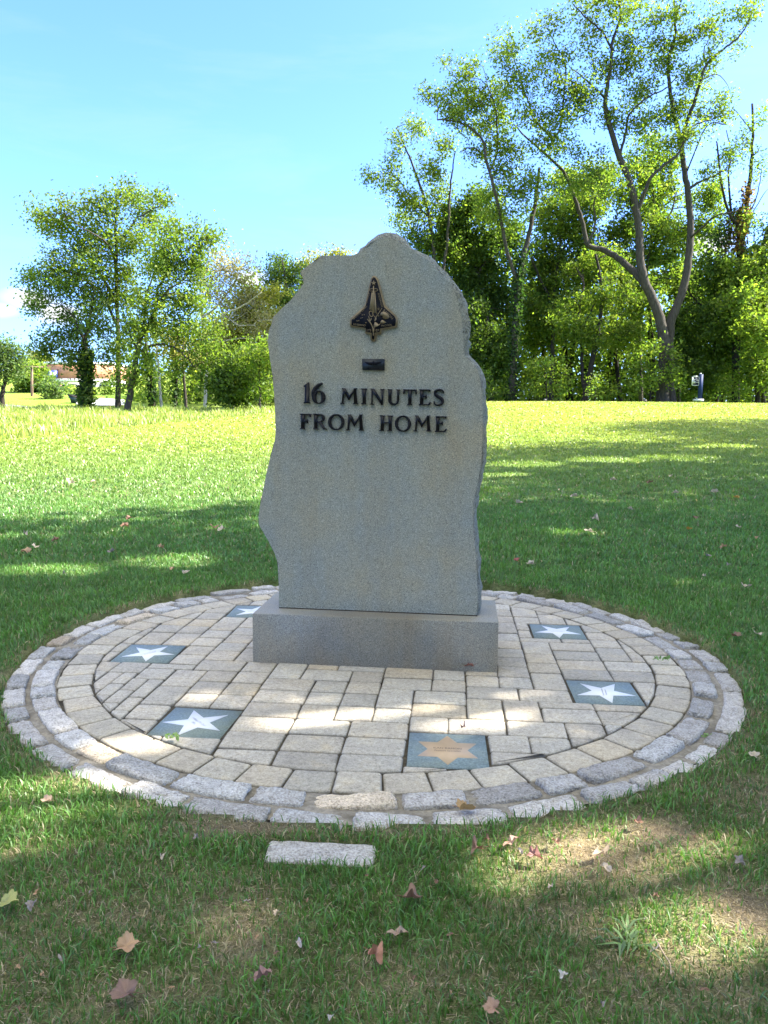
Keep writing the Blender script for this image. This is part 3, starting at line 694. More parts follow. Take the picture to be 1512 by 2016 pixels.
LET = [(fa, [[(168, 112), (224, 70), (230, 84), (232, 430), (250, 464), (122, 464), (150, 430), (158, 150)], [(124, 147), (170, 110), (172, 150), (150, 166)]]),
       (fa, band(ell(409, 350, 124, 126), ell(411, 353, 52, 106), True) + stroke([(300, 345), (305, 270), (345, 190), (405, 130), (478, 92)], [18, 32, 36, 30, 12])),
       (fa, MM),
       (fa, [[(1220, 207), (1285, 207), (1280, 462), (1222, 462)], [(1195, 188), (1306, 190), (1298, 212), (1206, 210)], [(1204, 460), (1286, 461), (1296, 482), (1195, 481)]]),
       (fa, [[(1388, 205), (1410, 222), (1406, 472), (1385, 472)], [(1372, 470), (1430, 470), (1439, 490), (1362, 490)], [(1370, 191), (1440, 195), (1594, 436), (1598, 493), (1570, 493)], [(1572, 212), (1608, 214), (1600, 492), (1582, 470)], [(1550, 197), (1630, 202), (1622, 220), (1558, 217)]]),
       (fb, [[(285, 215), (346, 216), (341, 402), (283, 402)], [(266, 200), (354, 203), (345, 220), (274, 218)], [(452, 217), (486, 218), (482, 402), (444, 402)], [(430, 205), (509, 208), (500, 226), (438, 223)]] + band(ell(382.5, 400, 99.5, 103, 0, 180, 16), ell(392.5, 400, 51.5, 68, 0, 180, 16), False)),
       (fb, [[(655, 225), (716, 226), (712, 478), (652, 477)], [(558, 203), (811, 208), (808, 232), (562, 228)], [(558, 204), (594, 228), (578, 292), (560, 291)], [(811, 208), (778, 231), (794, 293), (810, 293)], [(640, 474), (722, 476), (730, 498), (627, 497)]]),
       (fb, EE), (fb, SS),
       (fa, [[(85, 678), (150, 680), (143, 922), (82, 922)], [(70, 920), (148, 922), (158, 943), (60, 941)], [(60, 655), (269, 662), (262, 685), (75, 681)], [(269, 662), (236, 685), (245, 724), (261, 724)], [(145, 785), (183, 780), (190, 755), (199, 755), (213, 837), (196, 833), (182, 808), (145, 806)]]),
       (fa, [[(325, 678), (385, 680), (380, 928), (324, 926)], [(303, 655), (392, 660), (386, 683), (312, 680)], [(316, 925), (400, 927), (410, 949), (307, 946)], [(383, 660), (432, 660), (432, 684), (383, 684)], [(380, 794), (432, 794), (432, 817), (380, 817)], [(398, 808), (458, 803), (532, 930), (562, 936), (562, 952), (502, 952)]] + band(ell(430, 738.5, 93, 78.5, -90, 90, 14), ell(424, 739, 46, 55, -90, 90, 14), False)),
       (fa, OO(734, 813)), (fa, sh(MM, 104, 489)),
       (fb, [[(150, 703), (206, 705), (196, 961), (140, 959)], [(120, 685), (217, 688), (211, 708), (128, 705)], [(118, 957), (198, 960), (209, 976), (107, 973)], [(290, 707), (349, 708), (345, 963), (288, 962)], [(268, 689), (369, 692), (362, 712), (275, 709)], [(268, 962), (348, 964), (357, 983), (258, 979)], [(193, 811), (296, 812), (296, 833), (193, 832)]]),
       (fb, OO(556, 841)), (fb, sh(MM, -61, 507)), (fb, sh(EE, 298, 497))]
for fn, polys in LET:
    m = MB(); solid(m, polys, fn, .0005, .014); child(m, 'letter', BLACK, mon)
# shuttle shaped emblem
fe = lambda X, Y: face(660 + X / 9.163, 530 + Y / 9.163)
EO = [(700, 125), (745, 140), (785, 190), (810, 270), (840, 380), (870, 500), (905, 640), (950, 700), (1030, 770), (1100, 840), (1130, 880), (1128, 1000), (1115, 1050), (1085, 1065), (960, 1082), (845, 1102), (840, 1160), (815, 1185), (750, 1180), (745, 1260), (725, 1300), (690, 1312), (655, 1295), (640, 1260), (637, 1178), (560, 1175), (545, 1160), (548, 1082), (440, 1062), (290, 1047), (272, 1025), (268, 940), (285, 890), (360, 825), (440, 755), (510, 690), (545, 630), (575, 500), (600, 390), (630, 260), (650, 180), (670, 140)]
EI = [(700, 150), (730, 165), (760, 215), (790, 330), (830, 480), (860, 600), (885, 690), (940, 740), (1010, 800), (1075, 860), (1100, 910), (1090, 1025), (960, 1050), (815, 1075), (805, 1140), (715, 1150), (712, 1250), (690, 1285), (668, 1250), (662, 1150), (562, 1140), (560, 1065), (440, 1045), (300, 1015), (300, 925), (370, 855), (450, 785), (525, 715), (560, 650), (590, 520), (620, 390), (650, 260), (672, 180)]
def plate(mb, pl, fn, h0, h1):
    L = np.array([fn(*q) for q in pl]); nn = sum(np.cross(L[i] - L[0], L[i + 1] - L[0]) for i in range(1, len(L) - 1))
    if nn @ FN < 0: L = L[::-1]
    mb.prism(L, FN, h0, h1)
m = MB(); plate(m, EO, fe, .0004, .012); em = child(m, 'shuttle_emblem', BRONZE, mon)
em['label'] = 'bronze shuttle shaped mission emblem with black field'
def sub(m, name, mat, par):
    o = child(m, name, mat, mon); o.parent = par; return o
m = MB(); plate(m, EI, fe, .011, .0128); sub(m, 'emblem_field', FIELD, em)
m = MB(); hh0, hh1 = .0122, .0142
solid(m, [[(700, 258), p, q] for p, q in zip([(700 + x_, 258 - y_) for x_, y_ in star_pts(5, 52, 21, PI / 2)], [(700 + x_, 258 - y_) for x_, y_ in np.roll(star_pts(5, 52, 21, PI / 2), -1, 0)])], fe, hh0, hh1)
solid(m, [[(664, 430), (690, 430), (680, 742), (622, 736)], [(690, 308), (706, 308), (716, 800), (672, 790)], [(714, 430), (726, 420), (760, 830), (722, 780)]], fe, hh0, hh1);  solid(m, band(ell(698, 383, 84, 30), ell(698, 383, 72, 19), True), fe, hh0, hh1)
solid(m, stroke([(640, 760), (620, 800), (650, 860), (690, 840), (670, 770), (640, 760)], [6, 7, 8, 8, 7, 6]) + stroke([(585, 905), (630, 960), (668, 1020), (688, 1100), (695, 1210)], [7, 10, 9, 8, 5]) + stroke([(610, 850), (632, 940), (662, 890), (640, 945)], [6, 8, 7, 5]) + stroke([(712, 850), (745, 900), (720, 940), (745, 870), (850, 710)], [6, 7, 8, 7, 4]) + stroke([(715, 1000), (705, 1060), (700, 1130)], [7, 6, 5]), fe, hh0, hh1)
solid(m, [[(830, 790), (880, 768), (940, 800), (982, 860), (972, 892), (905, 908), (868, 890), (858, 842), (822, 842)], [(850, 918), (928, 962), (880, 986), (828, 982), (818, 958)], [(828, 982), (800, 1015), (760, 1040), (716, 1058), (700, 1012), (724, 958), (762, 974), (786, 1006)]], fe, hh0, hh1)
solid(m, [[(790, 725), (790 + 44 * math.cos(a), 725 + 44 * math.sin(a)), (790 + 12 * math.cos(a + .4), 725 + 12 * math.sin(a + .4))] for a in np.arange(8) * PI / 4], fe, hh0, hh1)
for (x_, y_) in ((495, 832), (530, 828), (470, 888), (495, 882), (402, 940), (433, 935), (560, 972), (790, 850)):
    solid(m, [ell(x_, y_, 9, 9, 0, 360, 6)], fe, hh0, hh1)
for (txt, a, b) in (('HUSBAND', (335, 1000), (552, 1022)), ('McCOOL', (838, 1026), (1030, 1010)), ('STS', (572, 1112), (655, 1112)), ('107', (716, 1112), (792, 1112)), ('BROWN', (336, 905), (466, 792)), ('CLARK', (482, 772), (578, 665)), ('CHAWLA', (572, 618), (618, 436)), ('ANDERSON', (786, 438), (852, 690)), ('RAMON', (880, 742), (1040, 900))):
    pa, pb = fe(*a), fe(*b); e = pb - pa; wl_ = np.linalg.norm(e); e /= wl_
    add_text(m, txt, .02, (pa + pb) / 2, e, np.cross(FN, e), FN, .0137, wl_)
sub(m, 'emblem_pattern', BRONZE, em)
# small dark wings plaque
fp = lambda X, Y: face(705 + X / 24, 700 + Y / 24)
m = MB(); plate(m, [(225, 165), (1240, 165), (1260, 185), (1250, 690), (1230, 710), (235, 690), (212, 670), (208, 185)], fp, .0004, .011); pq = child(m, 'plaque', PLAQUE, mon); pq['label'] = 'small dark rectangular plaque with raised pilot wings'
m = MB(); solid(m, [[(330, 310), (700, 330), (700, 450), (560, 450), (420, 400)], [(790, 330), (1160, 290), (1080, 380), (900, 440), (790, 450)], [(720, 250), (765, 250), (800, 360), (745, 480), (690, 360)]], fp, .0106, .0132); sub(m, 'wing_badge', FIELD, pq)
m = MB(); xx = 430
while xx < 1010:
    w_ = rng.uniform(25, 70); solid(m, [[(xx, 580), (xx + w_, 580), (xx + w_, 628), (xx, 628)]], fp, .0106, .0122); xx += w_ + 22
sub(m, 'plaque_inscription', FIELD, pq)

# ------------------------------------------------------------------ trees and shrubs
PAL = {'mid': [(.064, .118, .016), (.12, .172, .024), (.185, .215, .034)], 'lite': [(.08, .145, .020), (.125, .178, .026), (.175, .205, .036)],
       'dark': [(.046, .088, .016), (.08, .13, .022), (.12, .16, .03)], 'yell': [(.14, .16, .025), (.20, .20, .035), (.25, .225, .05)],
       'tan': [(.20, .165, .08), (.27, .23, .12), (.19, .20, .06)], 'ivy': [(.014, .036, .010), (.028, .06, .014), (.06, .095, .024)], 'rust': [(.13, .07, .025), (.20, .12, .04), (.10, .09, .03)],
       'cool': [(.05, .095, .03), (.085, .135, .04), (.13, .165, .05)]}
def leaves(mb, c, s, pal, shade=1.0, up=.35):
    """c: leaf centres (n,3)"""
    n = len(c); nrm = rng.normal(size=(n, 3)); nrm[:, 2] += up * 2 * rng.uniform(0, 1, n); nrm /= np.linalg.norm(nrm, axis=1)[:, None]
    a = np.cross(nrm, rng.normal(size=(n, 3))); a /= np.linalg.norm(a, axis=1)[:, None] + 1e-9; b = np.cross(nrm, a)
    s = s * rng.uniform(.55, 1.3, n)[:, None]
    V = np.stack([c - a * s, c - b * s * .52 + a * s * .1, c + a * s, c + b * s * .52 + a * s * .1], 1)
    pal = np.array(pal); t = np.clip(rng.normal(.5, .28, n) * (len(pal) - 1), 0, len(pal) - 1.001); i = t.astype(int); f = (t - i)[:, None]
    C = (pal[i] * (1 - f) + pal[i + 1] * f) * rng.uniform(.8, 1.2, (n, 1)) * shade
    mb.add(V.reshape(-1, 3), (np.arange(n)[:, None] * 4 + np.arange(4)), np.repeat(C, 4, 0))
def crown_on(tr, cr, S, SR, blobs, Y, pal, leaf, dens, twig_r, kleaf=34, dscale=1.0, spread=.5):
    px = Y / FPX
    for bl in blobs:
        u, v, ru, rv = bl[:4]; dn = bl[4] if len(bl) > 4 else 1.0; p2 = PAL[bl[5]] if len(bl) > 5 else pal
        dz = rng.normal(0, 1) * (ru + rv) * .35 * px * dscale; c = P(u, v, Y + dz); R = np.array([ru * px, (ru + rv) * .5 * px * dscale, rv * px])
        nc = max(3, int(dens * dn * (R[0] * R[1] * R[2]) ** (2 / 3) * 7.5))
        d = rng.normal(size=(nc, 3)); d /= np.linalg.norm(d, axis=1)[:, None]; q = c + d * R * (rng.uniform(.12, 1, (nc, 1)) ** .5)
        ns = max(1, min(6, nc // 6)); hubs = c + rng.normal(0, .35, (ns, 3)) * R
        hp = []
        for h in hubs:
            dd = np.linalg.norm(S - h, axis=1) + np.maximum(0, S[:, 2] - h[2]) * .9; k = int(np.argmin(dd)); s0 = S[k]
            L = np.linalg.norm(h - s0); bend = rng.normal(0, .10, 3) * L; bend[2] += .06 * L
            path = smooth_path([s0, s0 + (h - s0) * .35 + bend, s0 + (h - s0) * .72 + bend * .6 + rng.normal(0, .04, 3) * L, h], 3)
            r0 = min(SR[k] * .7, twig_r * (.7 + .25 * L)); tr.tube(path, np.linspace(r0, twig_r * .5, len(path)), 5, cap=False); hp.append(path[3:])
        hp = np.concatenate(hp)
        for e in q:
            k = int(np.argmin(np.linalg.norm(hp - e, axis=1))); s0 = hp[k]; L = np.linalg.norm(e - s0); mid = (s0 + e) / 2 + rng.normal(0, .12, 3) * L + Z3 * .05 * L
            tr.tube(np.array([s0, mid, e]), np.array([twig_r * .45, twig_r * .32, twig_r * .15]), 3, cap=False)
            m_ = int(kleaf * rng.uniform(.5, 1.4)); t = rng.uniform(.45, 1.12, m_)[:, None]
            lp = np.where(t < .5, s0 + (mid - s0) * t * 2, mid + (e - mid) * (t * 2 - 1)) + rng.normal(0, 1, (m_, 3)) * spread * np.array([1, 1, .8])
            leaves(cr, lp, leaf * .92, p2, rng.uniform(.72, 1.25))
def tree(name, label, Y, limbs, blobs, pal='mid', leaf=.13, dens=1., bark=None, ivy=None, group=None, cat='tree', twig=.03, kleaf=108, spread=.39, dscale=1.):
    px = Y / FPX; tr = MB(); S = []; SR = []; base = None
    for li, (pts, r0, r1) in enumerate(limbs):
        wob = 0 if li == 0 else rng.normal(0, 1.2)
        w = []
        for pi, q in enumerate(pts):
            dy = (q[2] if len(q) > 2 else wob * min(1.5, pi * .5)); w.append(P(q[0], q[1], Y + dy))
        if li == 0:
            b = w[0].copy(); g_ = float(tz(b[0], b[1])); base = np.array([b[0], b[1], min(g_, b[2])])
            w = [np.array([b[0], b[1], base[2] - .4])] + ([w[0]] if w[0][2] > base[2] + .4 else []) + w[1:]
        path = smooth_path(np.array(w), 5); path[1:-1] += rng.normal(0, .02, path[1:-1].shape)
        rad = np.linspace(r0, r1, len(path)) * px * .76
        if li == 0: rad[:3] *= np.array([1.45, 1.2, 1.08])[:len(rad[:3])]
        tr.tube(path, rad, 9 if li == 0 else 7); lo = 0 if li else len(path) // 3
        S.append(path[lo:]); SR.append(rad[lo:])
    S = np.concatenate(S); SR = np.concatenate(SR)
    t = thing(name, base, label, cat, group); cr = MB()
    crown_on(tr, cr, S, SR, blobs, Y, PAL[pal], leaf, dens, twig, kleaf, dscale, spread)
    child(tr, 'trunk', bark or BARK, t, True)
    if cr.n: child(cr, 'crown', LEAF, t)
    if ivy:
        iv = MB()
        for (pts, r, cnt, pl) in ivy:
            path = smooth_path([P(q[0], q[1], Y) for q in pts], 8); k = rng.integers(0, len(path), cnt); a = rng.normal(size=(cnt, 3)); a /= np.linalg.norm(a, axis=1)[:, None]
            leaves(iv, path[k] + a * (r * px) * rng.uniform(.6, 1.15, (cnt, 1)) + rng.normal(0, .12, (cnt, 3)), .14, PAL[pl], 1, .1)
        child(iv, 'ivy', LEAF, t)
    return t
def shrub(label, Y, blobs, pal='mid', leaf=.11, dens=1.5, group=None, stem=True):
    u = sum(b[0] for b in blobs) / len(blobs); v = max(b[1] + b[3] for b in blobs)
    limbs = [([(u, v), (u + rng.normal(0, 3), (v + min(b[1] for b in blobs)) / 2)], 2.2, 1.)]
    return tree('shrub', label, Y, limbs, blobs, pal, leaf, dens, BARK_DARK, group=group, cat='shrub', twig=.02, kleaf=40, spread=.3, dscale=.8)
RW = 'tall trees along the far edge of the lawn'
tree('airy_tree', 'slim airy tree with separate leaf tufts just above the monument shoulder', 60,
     [([(870, 790), (868, 700), (862, 600), (855, 500), (845, 430), (834, 387), (818, 340), (802, 300), (780, 252)], 7, 1.5), ([(862, 600), (880, 480), (885, 387), (890, 340), (896, 300)], 4, 1.2), ([(845, 430), (810, 390), (780, 350), (750, 340)], 2.5, 1)],
     [(735, 342, 22, 22), (765, 330, 24, 20), (785, 290, 24, 34), (815, 235, 20, 20), (830, 262, 20, 22), (800, 390, 45, 42), (770, 365, 25, 20), (848, 330, 36, 38), (880, 290, 24, 32), (840, 450, 50, 42), (790, 430, 30, 34), (850, 395, 40, 34), (880, 500, 40, 40), (820, 480, 30, 30)], 'mid', .12, .8, group=RW)
tree('ivy_trunk_tree', 'tree with a thick straight trunk wrapped in dark ivy to its fork', 57,
     [([(1008, 790), (1012, 700), (1016, 620), (1020, 560), (1032, 500), (1046, 440), (1056, 380), (1062, 330)], 9.5, 3.5), ([(1020, 560), (1000, 500), (985, 430), (975, 380), (956, 310), (952, 279), (930, 255), (909, 242), (880, 236), (861, 236)], 5, 1.6), ([(968, 330), (979, 295), (978, 245), (975, 210), (960, 170)], 2.8, 1.2), ([(956, 310), (930, 290), (905, 300)], 2, 1)],
     [(868, 205, 30, 25), (845, 185, 22, 22), (900, 185, 34, 26), (930, 205, 36, 32), (900, 240, 34, 24), (960, 190, 34, 30), (985, 230, 34, 34), (950, 250, 36, 30), (1000, 290, 40, 36), (940, 300, 34, 30), (985, 350, 42, 40), (1040, 370, 36, 40), (960, 400, 40, 36), (1000, 430, 40, 34), (915, 155, 26, 22), (890, 125, 20, 20), (925, 120, 24, 22)], 'mid', .12, .85, ivy=[([(1009, 788), (1012, 700), (1016, 620), (1020, 560), (1030, 500)], 11, 2600, 'ivy')], group=RW)
BIG1 = [([(1305, 790), (1308, 720), (1306, 660), (1292, 605), (1272, 562), (1262, 520), (1260, 480), (1254, 420), (1238, 354), (1215, 295), (1196, 230), (1191, 193), (1202, 134), (1207, 80), (1222, 30), (1212, -20)], 15, 1.8),
        ([(1272, 562), (1248, 535), (1222, 512), (1190, 492), (1158, 482), (1148, 440), (1132, 392), (1108, 338), (1070, 300), (1033, 268), (1012, 245)], 10, 1.5),
        ([(1070, 300), (1087, 274), (1060, 245), (1049, 231), (1040, 200), (1025, 160), (1017, 129), (1000, 90)], 3.4, 1), ([(1087, 274), (1103, 252), (1110, 190), (1113, 129), (1095, 90), (1076, 54)], 3, 1),
        ([(1207, 100), (1185, 62), (1150, 30), (1128, 8)], 3, 1), ([(1191, 193), (1165, 168), (1145, 150), (1120, 130)], 3, 1),
        ([(1221, 305), (1232, 260), (1237, 231), (1258, 205), (1280, 188), (1310, 175), (1334, 150)], 3.5, 1.2), ([(1258, 410), (1270, 375), (1285, 345), (1315, 320), (1339, 298), (1355, 258), (1378, 242), (1400, 236)], 5, 1.3), ([(1158, 482), (1172, 440), (1170, 400), (1185, 360)], 3, 1)]
tree('forked_tree', 'tallest forked tree whose trunk splits low into two spreading limbs', 55, BIG1,
     [(1000, 85, 30, 28), (975, 110, 26, 24), (1010, 120, 26, 26), (1065, 62, 30, 26), (1090, 50, 24, 22), (1080, 100, 34, 26), (1110, 110, 26, 28), (1030, 165, 40, 32), (1075, 150, 36, 34), (1115, 175, 32, 34), (1000, 190, 26, 26), (1045, 225, 44, 32), (1095, 230, 40, 34), (1140, 215, 34, 36), (1065, 280, 40, 30), (1120, 290, 42, 36),
      (1135, 15, 30, 24), (1165, 30, 30, 26), (1160, 70, 30, 28), (1175, 120, 34, 34), (1215, 20, 34, 28), (1250, 30, 34, 30), (1235, 75, 36, 32), (1215, 150, 34, 34), (1250, 120, 34, 32), (1165, 180, 36, 30), (1240, 190, 36, 34), (1285, 170, 34, 30), (1205, 240, 36, 34), (1260, 250, 34, 34), (1300, 230, 36, 32), (1170, 330, 40, 36), (1210, 370, 36, 34), (1130, 370, 36, 30), (1300, 300, 36, 28), (1340, 275, 34, 24), (1190, -20, 40, 24), (1260, -25, 45, 25)], 'mid', .12, .66, twig=.025, group=RW)
BIG2 = [([(1322, 790), (1318, 720), (1320, 640), (1334, 600), (1350, 550), (1358, 490), (1359, 430), (1354, 380), (1348, 335), (1340, 280), (1326, 220), (1318, 165), (1316, 120), (1330, 60), (1326, -10)], 13, 2),
        ([(1341, 285), (1352, 240), (1366, 204), (1378, 165), (1390, 129), (1418, 102), (1448, 78), (1466, 58), (1478, 30)], 5, 1.2), ([(1359, 370), (1378, 358), (1400, 349), (1425, 335), (1440, 318)], 3.5, 1), ([(1390, 129), (1386, 100), (1395, 80)], 2, 1), ([(1358, 470), (1385, 445), (1410, 425), (1450, 415)], 3, 1.2), ([(1350, 345), (1390, 250), (1430, 245)], 2, 1)]
tree('tall_tree', 'tall tree with one long pale grey trunk reaching past the sky gap', 56, BIG2,
     [(1300, 40, 34, 30), (1340, 30, 34, 28), (1290, 85, 34, 30), (1330, 95, 34, 30), (1375, 60, 34, 28), (1410, 45, 34, 28), (1450, 40, 30, 24), (1480, 20, 22, 20), (1400, 90, 34, 26), (1440, 90, 26, 22), (1310, 140, 36, 34), (1350, 160, 34, 32), (1390, 165, 34, 28), (1420, 185, 30, 22), (1330, 215, 36, 32), (1385, 215, 34, 26), (1410, 225, 30, 24), (1360, 260, 30, 24), (1400, 345, 34, 24), (1430, 310, 26, 22), (1320, -15, 45, 22), (1400, -10, 40, 22), (1480, -15, 30, 20)], 'mid', .12, .6, bark=BARK, twig=.025, group=RW)
tree('leaning_tree', 'dark leaning two stemmed tree rising beside the sunny shrub', 58.5,
     [([(1150, 790), (1160, 740), (1172, 680), (1182, 620), (1184, 560), (1172, 500)], 9, 3), ([(1152, 780), (1146, 720), (1145, 680), (1140, 620), (1150, 560)], 5, 2), ([(1176, 660), (1200, 655), (1222, 672)], 2.5, 1), ([(1184, 570), (1165, 610), (1150, 640)], 2.5, 1)],
     [(1190, 520, 45, 38), (1150, 540, 45, 36), (1215, 580, 45, 38), (1130, 600, 45, 38), (1160, 660, 45, 34), (1215, 650, 42, 34), (1110, 650, 40, 32)], 'mid', .13, 1.1, bark=BARK_DARK, group=RW)
tree('broad_tree', 'broad dark green tree right behind the monument edge with brown trunk', 62,
     [([(968, 790), (964, 740), (962, 690), (958, 620), (940, 540), (920, 460), (912, 400)], 8, 2.5), ([(940, 540), (975, 480), (985, 420)], 4, 1.5), ([(958, 620), (905, 580), (880, 560)], 4, 1.5)],
     [(900, 430, 50, 44), (945, 400, 45, 40), (880, 480, 48, 44), (930, 480, 52, 46), (975, 500, 46, 46), (900, 545, 50, 44), (955, 560, 52, 46), (985, 600, 46, 46), (925, 610, 42, 44), (945, 660, 40, 44), (985, 680, 40, 44), (940, 720, 34, 34), (985, 740, 34, 34), (1000, 460, 40, 40)], 'dark', .15, 1.25, group=RW)
tree('golden_tree', 'bright yellow green tree filling the gap between ivy trunk and fork', 64,
     [([(1085, 790), (1088, 700), (1090, 600), (1100, 500), (1110, 420)], 7, 2), ([(1090, 600), (1050, 520), (1040, 480)], 4, 1.5), ([(1100, 500), (1150, 440), (1165, 410)], 3, 1.5)],
     [(1110, 370, 48, 42), (1155, 400, 48, 44), (1085, 430, 48, 44), (1130, 460, 52, 46), (1070, 500, 48, 44), (1110, 540, 54, 46), (1170, 500, 46, 40), (1060, 570, 46, 46), (1090, 620, 50, 46), (1140, 600, 46, 40), (1060, 660, 44, 42), (1180, 350, 40, 36), (1045, 610, 30, 36)], 'lite', .15, 1.1, group=RW)
tree('sunlit_tree', 'sunlit light green tree seen between the forked trunk and the grey trunk', 65,
     [([(1262, 790), (1260, 700), (1262, 600), (1280, 480), (1290, 400)], 7, 2), ([(1262, 600), (1220, 520), (1215, 470)], 4, 1.5), ([(1280, 480), (1320, 420), (1330, 380)], 3, 1.5)],
     [(1265, 300, 40, 36), (1300, 340, 46, 40), (1250, 370, 46, 42), (1310, 400, 50, 44), (1230, 440, 46, 42), (1280, 460, 52, 46), (1340, 460, 44, 42), (1220, 520, 46, 42), (1300, 530, 52, 46), (1240, 590, 52, 46), (1350, 560, 44, 42), (1390, 440, 36, 34), (1230, 660, 46, 42), (1400, 390, 34, 30)], 'lite', .15, 1.05, group=RW)
tree('shady_tree', 'dark dense tree behind the blue post sign', 60,
     [([(1411, 790), (1410, 740), (1408, 690), (1400, 620), (1410, 540)], 6, 2), ([(1408, 690), (1450, 620), (1470, 560)], 4, 1.5), ([(1400, 620), (1360, 580), (1350, 550)], 3, 1.5)],
     [(1400, 530, 45, 42), (1440, 560, 50, 46), (1380, 590, 46, 42), (1430, 630, 52, 46), (1360, 640, 46, 42), (1400, 690, 50, 42), (1470, 620, 50, 48), (1460, 700, 50, 44), (1350, 700, 42, 38), (1330, 650, 40, 38), (1380, 740, 44, 34), (1330, 735, 36, 30)], 'dark', .15, 1.2, bark=BARK_DARK, group=RW)
tree('broken_tree', 'dying tree with bare broken tops and rusty vines on its trunk', 58,
     [([(1448, 790), (1450, 680), (1452, 560), (1458, 490), (1466, 440), (1472, 390), (1479, 330), (1482, 270), (1481, 204)], 11, 2.6), ([(1482, 262), (1466, 240), (1448, 218)], 2, .8), ([(1478, 310), (1490, 300), (1496, 290)], 2, 1), ([(1462, 455), (1436, 420), (1420, 360), (1414, 300), (1410, 278)], 4, 1.5), ([(1440, 420), (1434, 350), (1438, 300), (1430, 256)], 3, 1), ([(1468, 430), (1490, 390), (1500, 330)], 2, .8), ([(1452, 470), (1480, 420), (1512, 372)], 2, .8)],
     [(1490, 250, 18, 34, .5), (1465, 280, 14, 30, .4), (1500, 330, 16, 30, .5), (1440, 300, 22, 30, .4), (1425, 470, 30, 30, 1., 'ivy'), (1440, 440, 22, 26, 1., 'ivy'), (1490, 440, 26, 40, .6)], 'mid', .12, .8, bark=BARK_DARK,
     ivy=[([(1455, 520), (1460, 470), (1466, 420), (1472, 370)], 12, 900, 'rust'), ([(1436, 500), (1446, 460), (1456, 430)], 18, 700, 'rust'), ([(1450, 690), (1452, 560)], 14, 600, 'ivy')], group=RW)
tree('edge_tree', 'bushy mid green tree with a slanting trunk at the end of the row', 57,
     [([(1492, 790), (1490, 700), (1488, 600), (1495, 510), (1512, 450), (1530, 400)], 8, 3), ([(1488, 620), (1470, 560), (1462, 530)], 4, 1.5)],
     [(1480, 530, 44, 42), (1520, 500, 44, 44), (1510, 570, 48, 46), (1470, 590, 42, 40), (1500, 650, 50, 46), (1530, 620, 46, 46), (1490, 720, 46, 40), (1530, 720, 44, 40), (1550, 440, 44, 44)], 'mid', .15, 1.15, bark=BARK_DARK, group=RW)
# shrubs in front of that row
SG = 'shrubs under the tall trees'
shrub('sunny pale green shrub between the ivy trunk and the leaning tree', 55, [(1050, 730, 26, 26), (1085, 712, 30, 24), (1040, 765, 26, 22), (1078, 760, 34, 26), (1110, 745, 24, 28), (1100, 775, 26, 16)], 'lite', .12, 1.7, SG)
shrub('small bright shrub at the foot of the leaning tree', 53.5, [(1172, 762, 13, 18), (1168, 778, 15, 10), (1178, 748, 8, 12)], 'lite', .1, 2.2, SG)
shrub('leafy shrub against the trunk of the forked tree', 54, [(1240, 760, 36, 26), (1285, 742, 34, 32), (1210, 772, 28, 16), (1325, 750, 24, 30), (1268, 715, 34, 30), (1335, 705, 30, 34), (1290, 690, 24, 28)], 'mid', .13, 1.5, SG)
shrub('dim low shrub around the blue sign', 58, [(1350, 762, 24, 22), (1395, 768, 22, 18), (1420, 745, 28, 30), (1370, 745, 18, 24)], 'dark', .12, 1.5, SG)
shrub('pale speckled shrub beyond the sign by the end tree', 56, [(1440, 755, 26, 26), (1475, 748, 26, 30), (1505, 760, 26, 24), (1455, 775, 26, 12), (1535, 755, 26, 28)], 'mid', .12, 1.4, SG)
shrub('dark green shrub between the monument and the ivy trunk', 56, [(965, 760, 22, 26), (985, 775, 22, 14), (950, 740, 16, 26)], 'dark', .12, 1.6, SG)
# the wood behind: one unbroken mass
wd = MB(); wt_ = MB()
def mass(u0, u1, vt, vb, Ya, Yb, n, pal, s, seed):
    u = rng.uniform(u0, u1, n); Yq = rng.uniform(Ya, Yb, n); top = vt + 60 * (fnoise(u, Yq * 3, .02, seed) - .5) * 2
    v = top + (vb - top) * rng.uniform(0, 1, n) ** .8
    k = fnoise(u + Yq * 11, v + Yq * 7, .035, seed + 3) > .40 - .25 * np.clip((v - 600) / 150, 0, 1); u, v, Yq = u[k], v[k], Yq[k]
    pts = np.array([P(a, b, c) for a, b, c in zip(u, v, Yq)]); pts += rng.normal(0, .3, pts.shape)
    leaves(wd, pts, s, PAL[pal])
mass(830, 1640, 480, 800, 70, 84, 20000, 'mid', .28, 3); mass(830, 1640, 620, 800, 72, 80, 10000, 'dark', .28, 4); mass(830, 1640, 520, 800, 67, 72, 22000, 'lite', .22, 5)
for q in range(40):
    u = rng.uniform(840, 1600); Yq = rng.uniform(66, 80); v0 = rng.uniform(430, 560); a = P(u, 800, Yq); b = P(u + rng.normal(0, 15), v0, Yq)
    wd.tube(smooth_path([a, (a + b) / 2 + rng.normal(0, .3, 3), b], 3), np.linspace(rng.uniform(.12, .3), .05, 7), 6, np.array([.03, .024, .018]))
mass(250, 700, 700, 800, 60, 72, 9000, 'mid', .2, 8); mass(380, 700, 650, 800, 64, 74, 16000, 'dark', .24, 9); mass(430, 860, 570, 800, 74, 84, 11000, 'mid', .24, 12); mass(400, 600, 590, 800, 66, 74, 7000, 'yell', .18, 14)
tag(wd.build('woodland', LEAF), 'dim wood that closes the view behind the tree trunks', 'wood', kind='stuff')

